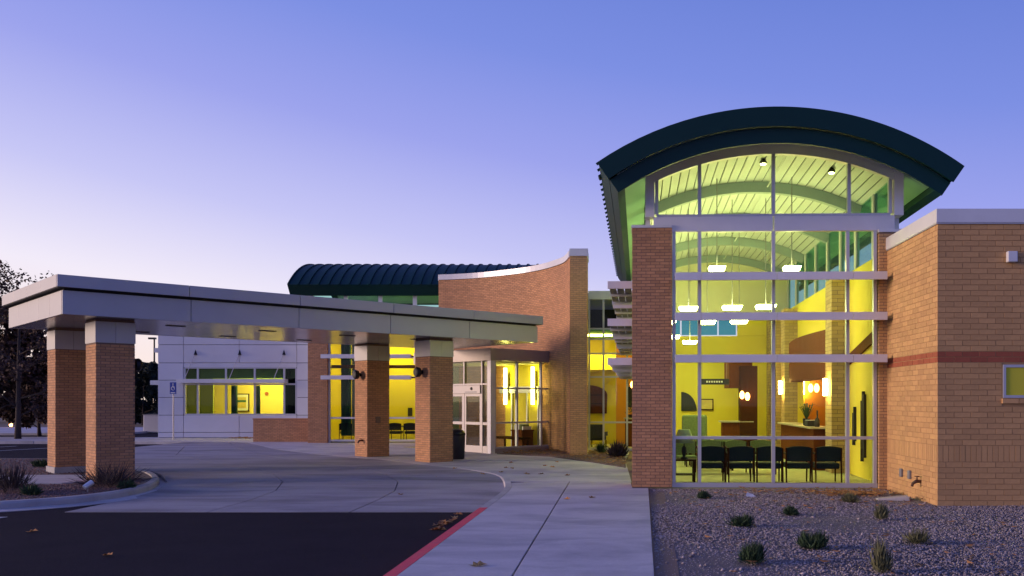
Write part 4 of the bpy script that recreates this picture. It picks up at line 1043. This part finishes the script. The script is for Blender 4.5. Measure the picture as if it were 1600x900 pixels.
box('side_shade', M_alu, OX0-.62, OX0-.01, .4, 5, oz(601), oz(594), off); box('side_shade', M_alu, OX0-.4, OX0-.01, .4, 5, oz(550), oz(543), off)
box('floor', M_floor_in, OX0+.06, OX1, .11, 5, -.04, .3, off); box('ceiling', M_ceil_in, OX0+.06, OX1, .11, 5, 3.85, 3.95, off)
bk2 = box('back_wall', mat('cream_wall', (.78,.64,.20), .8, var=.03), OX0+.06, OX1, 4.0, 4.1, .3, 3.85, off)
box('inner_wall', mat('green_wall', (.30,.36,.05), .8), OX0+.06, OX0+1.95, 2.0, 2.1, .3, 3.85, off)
box('light_block_panel', M_gap, ox(445), ox(445)+.1, .11, 4.0, .3, 3.85, off)  # near-black panel added to stop the room light and darken the right-most pane
box('upper_void', mat('olive_ceiling', (.25,.25,.10), .8), OX0+.1, wx1+.2, .6, .7, wzm1+.05, 3.84, off)
t = thing('office_light', 'ceiling light inside the lit white office wing', 'ceiling light', (-18.5, 47.9, 3.78)); box('diffuser', M_lamp_panel, -1.6, 1.6, -.35, .35, 0, .04, t); box('housing', M_galv, -1.62, 1.62, -.37, .37, .0401, .06, t)
t = thing('framed_picture', 'large framed picture on the yellow wall inside the office', 'picture', (wx(377, 49.6), 49.66, wz(629, 49.6)))
box('frame', M_woodd, -.42, .42, -.03, .03, -.5, .5, t); box('mat_board', M_signw, -.37, .37, -.036, -.031, -.45, .45, t); box('print', M_picture, -.26, .26, -.042, -.037, -.30, .30, t); box('print_band', M_curt_g, -.26, .26, -.047, -.043, .02, .14, t)
curtain('office_curtain', 'narrow green curtain at the left of the office picture', ox(355)+.0, ox(364), 45.7+.5, 1.2, 2.7, M_curt_g)
curtain('office_curtain', 'narrow green curtain at the right of the office picture', ox(391), ox(400), 45.7+.5, 1.2, 2.7, M_curt_g)
t = thing('wall_clock', 'small red clock on the office wall near the right window', 'clock', (wx(416, 49.6), 49.66, wz(615, 49.6)), 0); MB().tube([(0,.03,0),(0,-.03,0)], .10, 14).build('clock_body', M_brick_band, t)

# ================================================================== street furniture at the left
t = thing('parking_sign', 'blue accessible parking sign on a thin post by the white wing', 'sign', (wx(271, 42.5), 42.5, 0))
MB().tube([(0,0,0),(0,0,2.75)], .028, 8).build('post', M_galv, t)
bp = box('sign_plate', M_blue, -.155, .155, -.045, -.029, 2.22, 2.78, t, .004)
box('white_strip', M_signw, -.11, .11, -.05, -.046, 2.26, 2.30, bp)
sy = MB(); sy.tube([(0,-.048,2.70),(0,-.052,2.70)], .03, 10); sy.box(-.014,.014,-.052,-.047,2.52,2.66); sy.box(-.014,.08,-.052,-.047,2.52,2.545); sy.box(.06,.085,-.052,-.047,2.43,2.52)
for k in range(16):
    a0, a1_ = math.pi*(.25+1.35*k/16), math.pi*(.25+1.35*(k+1)/16)
    sy.add([(.01+r*math.cos(a), -.0525, 2.49+r*math.sin(a)) for a in (a0, a1_) for r in (.075, .1)], [(0,1,3,2)])
sy.build('wheelchair_symbol', M_signw, bp)
t = thing('lot_lamp_post', 'tall dark parking lot lamp post beyond the white wing', 'lamp post', (wx(241, 75), 75, -.1))
MB().tube([(0,0,0),(0,0,7.2)], [.10,.07], 10).build('post', M_black, t); box('lamp_head', M_black, -.45, .12, -.15, .15, 7.2, 7.35, t)
t = thing('bollard_lamp', 'small glowing lamp far across the parking lot', 'lamp', (wx(17, 64), 64, -.02))
MB().tube([(0,0,0),(0,0,.05)], .09, 8).build('post', M_black, t); MB().lathe([(.06,.05),(.10,.12),(.10,.22),(.05,.27)], n=10).build('globe', M_lamp_or, t, smooth=True)
t = thing('utility_cabinet', 'pale utility cabinet in front of the dark trees by the white wing', 'cabinet', (wx(240, 56), 56, -.1)); box('cabinet_body', M_panel, -.5, .5, -.3, .3, 0, 1.1, t, .02); box('cabinet_lid', M_galv, -.53, .53, -.33, .33, 1.101, 1.15, t)
t = thing('ground_spotlight', 'small pale landscape spotlight in the island gravel', 'spotlight', (wx(137, 18.6), 18.6, -.02)); MB().tube([(0,0,0),(0,0,.1)], .015, 6).build('stake', M_galv, t); MB().tube([(-.04,-.06,.10),(.05,.08,.20)], [.05,.06], 10).build('lamp_body', M_coping, t)

# ================================================================== TREES
def leaf_cloud(centers, rads, n, size, m, name, parent, flat=1.0):
    C = np.array(centers); rr = np.array(rads); idx = rng.choice(len(C), n, p=rr**2/np.sum(rr**2))
    d = rng.normal(size=(n, 3)); d /= np.linalg.norm(d, axis=1)[:, None]
    p = C[idx]+d*(rr[idx]*rng.uniform(.25, 1, n)**.5)[:, None]*np.array([1, 1, flat])
    a = rng.normal(size=(n, 3)); a /= np.linalg.norm(a, axis=1)[:, None]; b = np.cross(a, rng.normal(size=(n, 3))); b /= np.linalg.norm(b, axis=1)[:, None]
    s_ = rng.uniform(.6, 1.4, (n, 1))*size
    v = np.stack([p-a*s_, p+b*s_*.55, p+a*s_, p-b*s_*.55], 1).reshape(-1, 3)
    f = np.arange(4*n).reshape(-1, 4)
    me = bpy.data.meshes.new(name); me.from_pydata(v.tolist(), [], f.tolist()); me.update(); me.materials.append(m)
    o = bpy.data.objects.new(name, me); COL.objects.link(o); o.parent = parent; return o
def tree(label, x, y, h, spread, m, n=5000, size=.13, trunk_h=.28, seed=0, name='tree', group=None, cat='tree'):
    rd = random.Random(seed); t = thing(name, label, cat, (x, y, -.1), rd.uniform(0, 6), group)
    mb = MB(); tr = .015*h
    top = Vector((rd.uniform(-.3,.3), rd.uniform(-.3,.3), h*.82))
    mb.tube([(0,0,0),(0.03,0.02,h*trunk_h),(top.x*.5,top.y*.5,h*.55),top], [tr*1.25,tr*.9,tr*.5,tr*.12], 8)
    cs, rs = [], []
    for k in range(15):
        a = k*2.4+rd.uniform(-.4,.4); f = trunk_h+(.9-trunk_h)*(k/15)
        base = Vector((0,0,h*f)); rad = spread*(1-.55*f)*rd.uniform(.65,1.1)
        tip = base+Vector((math.cos(a)*rad, math.sin(a)*rad, h*rd.uniform(.06,.2)))
        mb.tube([base, base.lerp(tip,.5)+Vector((0,0,h*.02)), tip], [tr*.38*(1.1-f),tr*.25*(1.1-f),.012], 5)
        for q in (.45, .6, .75, .9, 1.0):
            b2 = base.lerp(tip, q); e2 = b2+Vector((rd.uniform(-1,1), rd.uniform(-1,1), rd.uniform(.2,1.3)))*h*.085
            mb.tube([b2, b2.lerp(e2,.5)+Vector((0,0,h*.008)), e2], [.02,.012,.004], 4)
            cs.append(tuple(e2)); rs.append(h*rd.uniform(.025,.05))
        for q in (.55, .8, 1.0):
            c = base.lerp(tip, q)+Vector((rd.uniform(-.3,.3), rd.uniform(-.3,.3), rd.uniform(-.1,.4)))*h*.05
            cs.append(tuple(c)); rs.append(h*rd.uniform(.05,.10))
    cs.append(tuple(top)); rs.append(h*.07); cs.append((top.x*1.2, top.y*1.2, h*.93)); rs.append(h*.05)
    mb.build('trunk', M_bark, t, smooth=True)
    leaf_cloud(cs, rs, n, size, m, 'crown', t); return t
tree('tall half bare tree rising behind the left canopy corner', wx(28, 44), 44, 8.6, 3.3, M_tree, 3800, .085, .14, 3)
tree('bushy dark tree at the left picture edge', wx(-25, 47), 47, 7.6, 3.6, M_tree, 8500, .15, .10, 5)
tree('broad dark tree between the two left canopy columns', wx(118, 52), 52, 7.0, 3.6, M_tree, 8500, .16, .08, 8)
tree('low dark tree just right of the half bare tree', wx(62, 49), 49, 6.3, 3.4, M_tree, 9000, .16, .07, 11)
for i, (px, Y, h, sp_) in enumerate(((222, 72, 4.7, 3.0), (252, 78, 4.9, 3.4), (190, 80, 4.9, 3.2), (150, 84, 5.4, 3.4), (95, 88, 5.6, 3.6), (50, 86, 5.2, 3.6), (5, 90, 5.6, 3.8), (-50, 88, 5.6, 3.8))):
    lab = ['dark evergreen beside the nearest column and the white wing', 'dark evergreen partly hidden by the white wing', 'dark evergreen behind the nearest canopy column', 'dark far evergreen behind the two left columns',
           'dark far evergreen left of the island columns', 'dark far evergreen below the half bare tree', 'dark far evergreen above the small lot lamp', 'dark far evergreen at the left picture edge'][i]
    tree(lab, wx(px, Y), Y, h, sp_, M_ever, 6500, .26, .03, 20+i, 'evergreen_tree', 'dark evergreens beyond the parking lot')

# ================================================================== SHRUBS AND LEAVES
def shrub(label, x, y, z, w_, h_, m, n=260, lean=.8, name='shrub', group=None, bw_=.012):
    t = thing(name, label, 'shrub', (x, y, z), 0, group)
    mb = MB(); tw = MB()
    lobes = [(random.uniform(-.32,.32)*w_, random.uniform(-.32,.32)*w_, random.uniform(.5,.85), random.uniform(.55,1.1)) for k in range(5)]+[(0,0,.9,1)]
    for k in range(n):
        lx_, ly_, ls_, lh_ = random.choice(lobes)
        a = random.uniform(0, 6.283); r = w_/2*ls_*math.sqrt(random.random())*random.choice((.7,1,1,1.25)); hh = h_*lh_*random.uniform(.35, 1.1)*max(.25, 1-.45*(r/(w_/2))**2)
        c_ = Vector((lx_, ly_, 0)); b = c_*.8+Vector((math.cos(a)*r*.45, math.sin(a)*r*.45, random.uniform(0, hh*.35))); tp = c_+Vector((math.cos(a)*r*lean*1.25+random.gauss(0,.02), math.sin(a)*r*lean*1.25+random.gauss(0,.02), hh))
        d = (tp-b); e = d.orthogonal().normalized(); e.rotate(Matrix.Rotation(random.uniform(0,6.28), 3, d.normalized())); e *= bw_*random.uniform(.6,1.5); mid = b+d*.5+Vector((random.gauss(0,.02),random.gauss(0,.02),0))
        mb.add([b, mid-e, tp, mid+e], [(0,1,2,3)])
    mb.build('foliage', m, t)
    for k in range(6):
        a = k*1.05; tw.tube([(0,0,-.02),(math.cos(a)*w_*.15, math.sin(a)*w_*.15, h_*.5)], [.008,.003], 5)
    tw.build('stem', M_bark, t); return t
def gpos(px, py, z=-.03): Y = (1.9-z)*F/(py-626); return wx(px, Y), Y
SH = [(1101,779,.34,.20,M_shrub,'low dark green shrub in the gravel nearest the brick pier'),(1160,823,.44,.24,M_shrub,'rounded dark green shrub in the middle left of the gravel'),
      (1234,805,.36,.20,M_shrub,'small dark green shrub in the middle of the gravel bed'),(1269,858,.42,.30,M_shrub,'upright dark green shrub in the front middle of the gravel'),
      (1171,880,.44,.34,M_shrub,'largest dark green shrub at the front left of the gravel'),(1375,812,.34,.36,M_shrub_dry,'thin greyish shrub in the gravel below the splash block'),
      (1434,850,.46,.30,M_shrub_dry,'pale dry grassy shrub at the right of the gravel'),(1380,896,.30,.50,M_shrub_dry,'sparse tall dry plant at the front edge of the gravel'),
      (1328,785,.55,.26,M_shrub_dry,'dry shrub among fallen leaves by the wing corner')]
for px, py, ww_, hh_, m_, lab in SH:
    x, y = gpos(px, py); shrub(lab, x, y, -.03, ww_*.74, hh_*.85, m_, 1100 if m_ is M_shrub else 420, .9, 'shrub', 'shrubs in the gravel bed', .0055)
shrub('spreading bare purple shrub at the foot of the nearest column', wx(172, 19.5), 19.5, -.02, 1.35, .60, M_shrub_pur, 520, 1.2, bw_=.006)
shrub('dark shrub at the left picture edge on the island', wx(8, 18.4), 18.4, -.02, .9, .75, M_shrub_pur, 460, 1.0, bw_=.006)
shrub('small dark shrub on the island left of the column', wx(52, 18.0), 18.0, -.02, .42, .26, M_shrub, 360, .9)
shrub('small dark shrub right of the nearest column foot', wx(196, 19.3), 19.3, -.02, .42, .28, M_shrub, 360, .9)
shrub('small shrub beside the pale column plinth', wx(68, 25.5), 25.5, -.02, .5, .3, M_shrub, 250, .9)
shrub('dark reddish bush in the planting bed before the glass link', wx(962, 29.2), 29.2, .02, .75, .62, M_shrub_pur, 600, .9, bw_=.016)
shrub('small green plant left of the reddish bush by the link', wx(940, 31.4), 31.4, .02, .5, .45, M_shrub, 260, .9)
rk = tag(MB().add([(-.1,-.05,0),(.12,-.04,0),(.10,.08,0),(-.08,.07,0),(-.07,-.02,.09),(.05,-.01,.06),(.03,.04,.05),(-.05,.04,.10)], [(3,2,1,0),(4,5,6,7),(0,1,5,4),(1,2,6,5),(2,3,7,6),(3,0,4,7)]).build('pale_rock', M_signw, None), 'small white rock in the gravel below the glass front', 'rock')
xk, yk = gpos(1172, 776); rk.location = (xk, yk, -.035)

def leaf_mesh(name, s_):
    o = [(0,-1,0),(.32,-.55,.10),(.62,-.25,.28),(.40,.05,.12),(.55,.45,.30),(.18,.5,.08),(0,1,.22),(-.18,.5,.06),(-.55,.4,.22),(-.38,.05,.1),(-.6,-.3,.34),(-.3,-.55,.12),(0,0,.0)]
    me = bpy.data.meshes.new(name); me.from_pydata([(x*s_,y*s_,z*s_) for x,y,z in o], [], [(i,(i+1)%12,12) for i in range(12)]); me.update(); return me
LM = [leaf_mesh('fallen_leaf', .10), leaf_mesh('fallen_leaf', .115), leaf_mesh('fallen_leaf', .08)]
for q, m_ in zip(LM, (M_leafdry, M_leafpale, M_leafdry)): q.materials.append(m_)
walk_leaves = [(747,884,'lone dry leaf at the very front of the sidewalk',1),(886,780,'dry leaf beside the long joint of the sidewalk',0),(925,778,'dry leaf on the right half of the sidewalk below the pier',0),
  (887,743,'dry leaf where the long sidewalk joint begins',0),(798,723,'dry leaf on the pavement before the entrance corner',0),(791,731,'left dry leaf of the pair on the pavement near the entrance',0),(800,732,'right dry leaf of the pair on the pavement near the entrance',0),
  (783,738,'dry leaf at the bend of the kerb',0),(852,728,'dry leaf on the pavement before the curved wall',0),(863,730,'second dry leaf before the curved wall, nearer the pier',0),(824,741,'pale flat leaf in the middle of the entrance pavement',1),
  (845,741,'dry leaf right of the pale flat leaf on the pavement',0),(711,732,'dry leaf on the kerb line by the entrance column',0),(754,741,'dry leaf left of the kerb bend on the drive',0),(870,722,'dry leaf near the planting bed edge',0)]
def put_leaf(px, py, lab, k, z, name='fallen_leaf', grp='fallen leaves on the pavement'):
    Y = (1.9-z)*F/(py-626); o = bpy.data.objects.new(name, LM[k]); COL.objects.link(o)
    o.location = (wx(px, Y), Y, z+.004); o.rotation_euler = (random.uniform(-.2,.2), random.uniform(-.2,.2), random.uniform(0,6.28)); tag(o, lab, 'leaf', grp)
for px, py, lab, k in walk_leaves: put_leaf(px, py, lab, k, .002)
for px, py, lab in ((626,773,'dry leaf beside the joint in the middle of the drive'),(685,746,'dry leaf on the right of the drive under the canopy'),(626,741,'pale leaf on the drive in front of the column'),(50,831,'pale scrap of leaf on the asphalt at the left'),(168,868,'brown leaf on the front asphalt at the left')):
    put_leaf(px, py, lab, 0, -.125 if py > 760 else -.06, grp='fallen leaves on the drive')
NUMW = 'one two three four five six seven eight nine ten eleven twelve thirteen fourteen fifteen sixteen'.split()
for k in range(16):
    f_ = k/15 if k < 10 else random.uniform(.0, .45); px = 683+f_*58-abs(random.gauss(0,3)); py = 828-f_*35+random.gauss(0,2.2)
    put_leaf(px, py, 'dry leaf in the gutter along the red kerb, number %s from the camera end' % NUMW[k], k % 3, -.128, grp='leaves in the gutter along the red kerb')
def litter(name, pts, z, n_s=(.05,.09), parent=None):
    mb = MB()
    for x, y in pts:
        s_ = random.uniform(*n_s); a = random.uniform(0,6.28); c, sn = math.cos(a)*s_, math.sin(a)*s_; dz = random.uniform(0,.035)
        q = [(-1,0,.15),(0,-.5,.05),(1,0,.3),(0,.5,.0)]
        mb.add([(x+u*c-v*sn, y+u*sn+v*c, z+dz+w__*s_) for u,v,w__ in q], [(0,1,2,3)])
    return stuff(mb.build(name, M_leafdry, parent))
P1 = [(random.gauss(5.05,.42), random.gauss(18.15,.22)) for k in range(330)]+[(random.gauss(4.6,1.2), random.gauss(18.7,.35)) for k in range(160)]+[(random.uniform(1.3,6.5), random.uniform(9.6,19.2)) for k in range(230)]
P1 = [(x, min(y, 19.2)) for x, y in P1 if gx(y)+.05 < x < 6.1]
litter('leaf_litter', P1, -.015, (.035,.08), gravel_bed)
litter('leaf_litter', [tuple(q) for q in scatter_poly(bedp, 420)], .05, (.05,.10), bed)
litter('leaf_litter', [(random.uniform(-19,-16.6), random.gauss(44.6,.35)) for k in range(160)], .01, (.06,.12), walk)

# ------------------------------------------------------------------ last lobby details
for lx_, z_, w_, h_, lab in ((-.35, 1.75, .5, .36, 'small framed picture on the far yellow lobby wall beside the arched niche'), (-2.2, 1.7, .4, .55, 'upright framed picture on the far lobby wall at the left')):
    t = thing('wall_picture', lab, 'picture', pav_w(lx_, 14.86, z_), R(-2))
    box('frame', M_woodd, -w_/2-.04, w_/2+.04, -.03, .02, -h_/2-.04, h_/2+.04, t); box('print', M_picture, -w_/2, w_/2, -.036, -.031, -h_/2, h_/2, t)
t = thing('coffee_table', 'low wood table with magazines between the patterned chairs', 'table', pav_w(-.9, 4.3, .047), R(-2))
box('table_top', M_wood, -.5, .5, -.28, .28, .40, .44, t, .006)
for x in (-.44, .44):
    for y in (-.22, .22): box('leg', M_woodd, x-.025, x+.025, y-.025, y+.025, 0, .399, t)
for k in range(3): box('magazine', (M_signw, M_blue, M_redp)[k], -.35+k*.24, -.17+k*.24, -.12, .12, .441, .452, t)
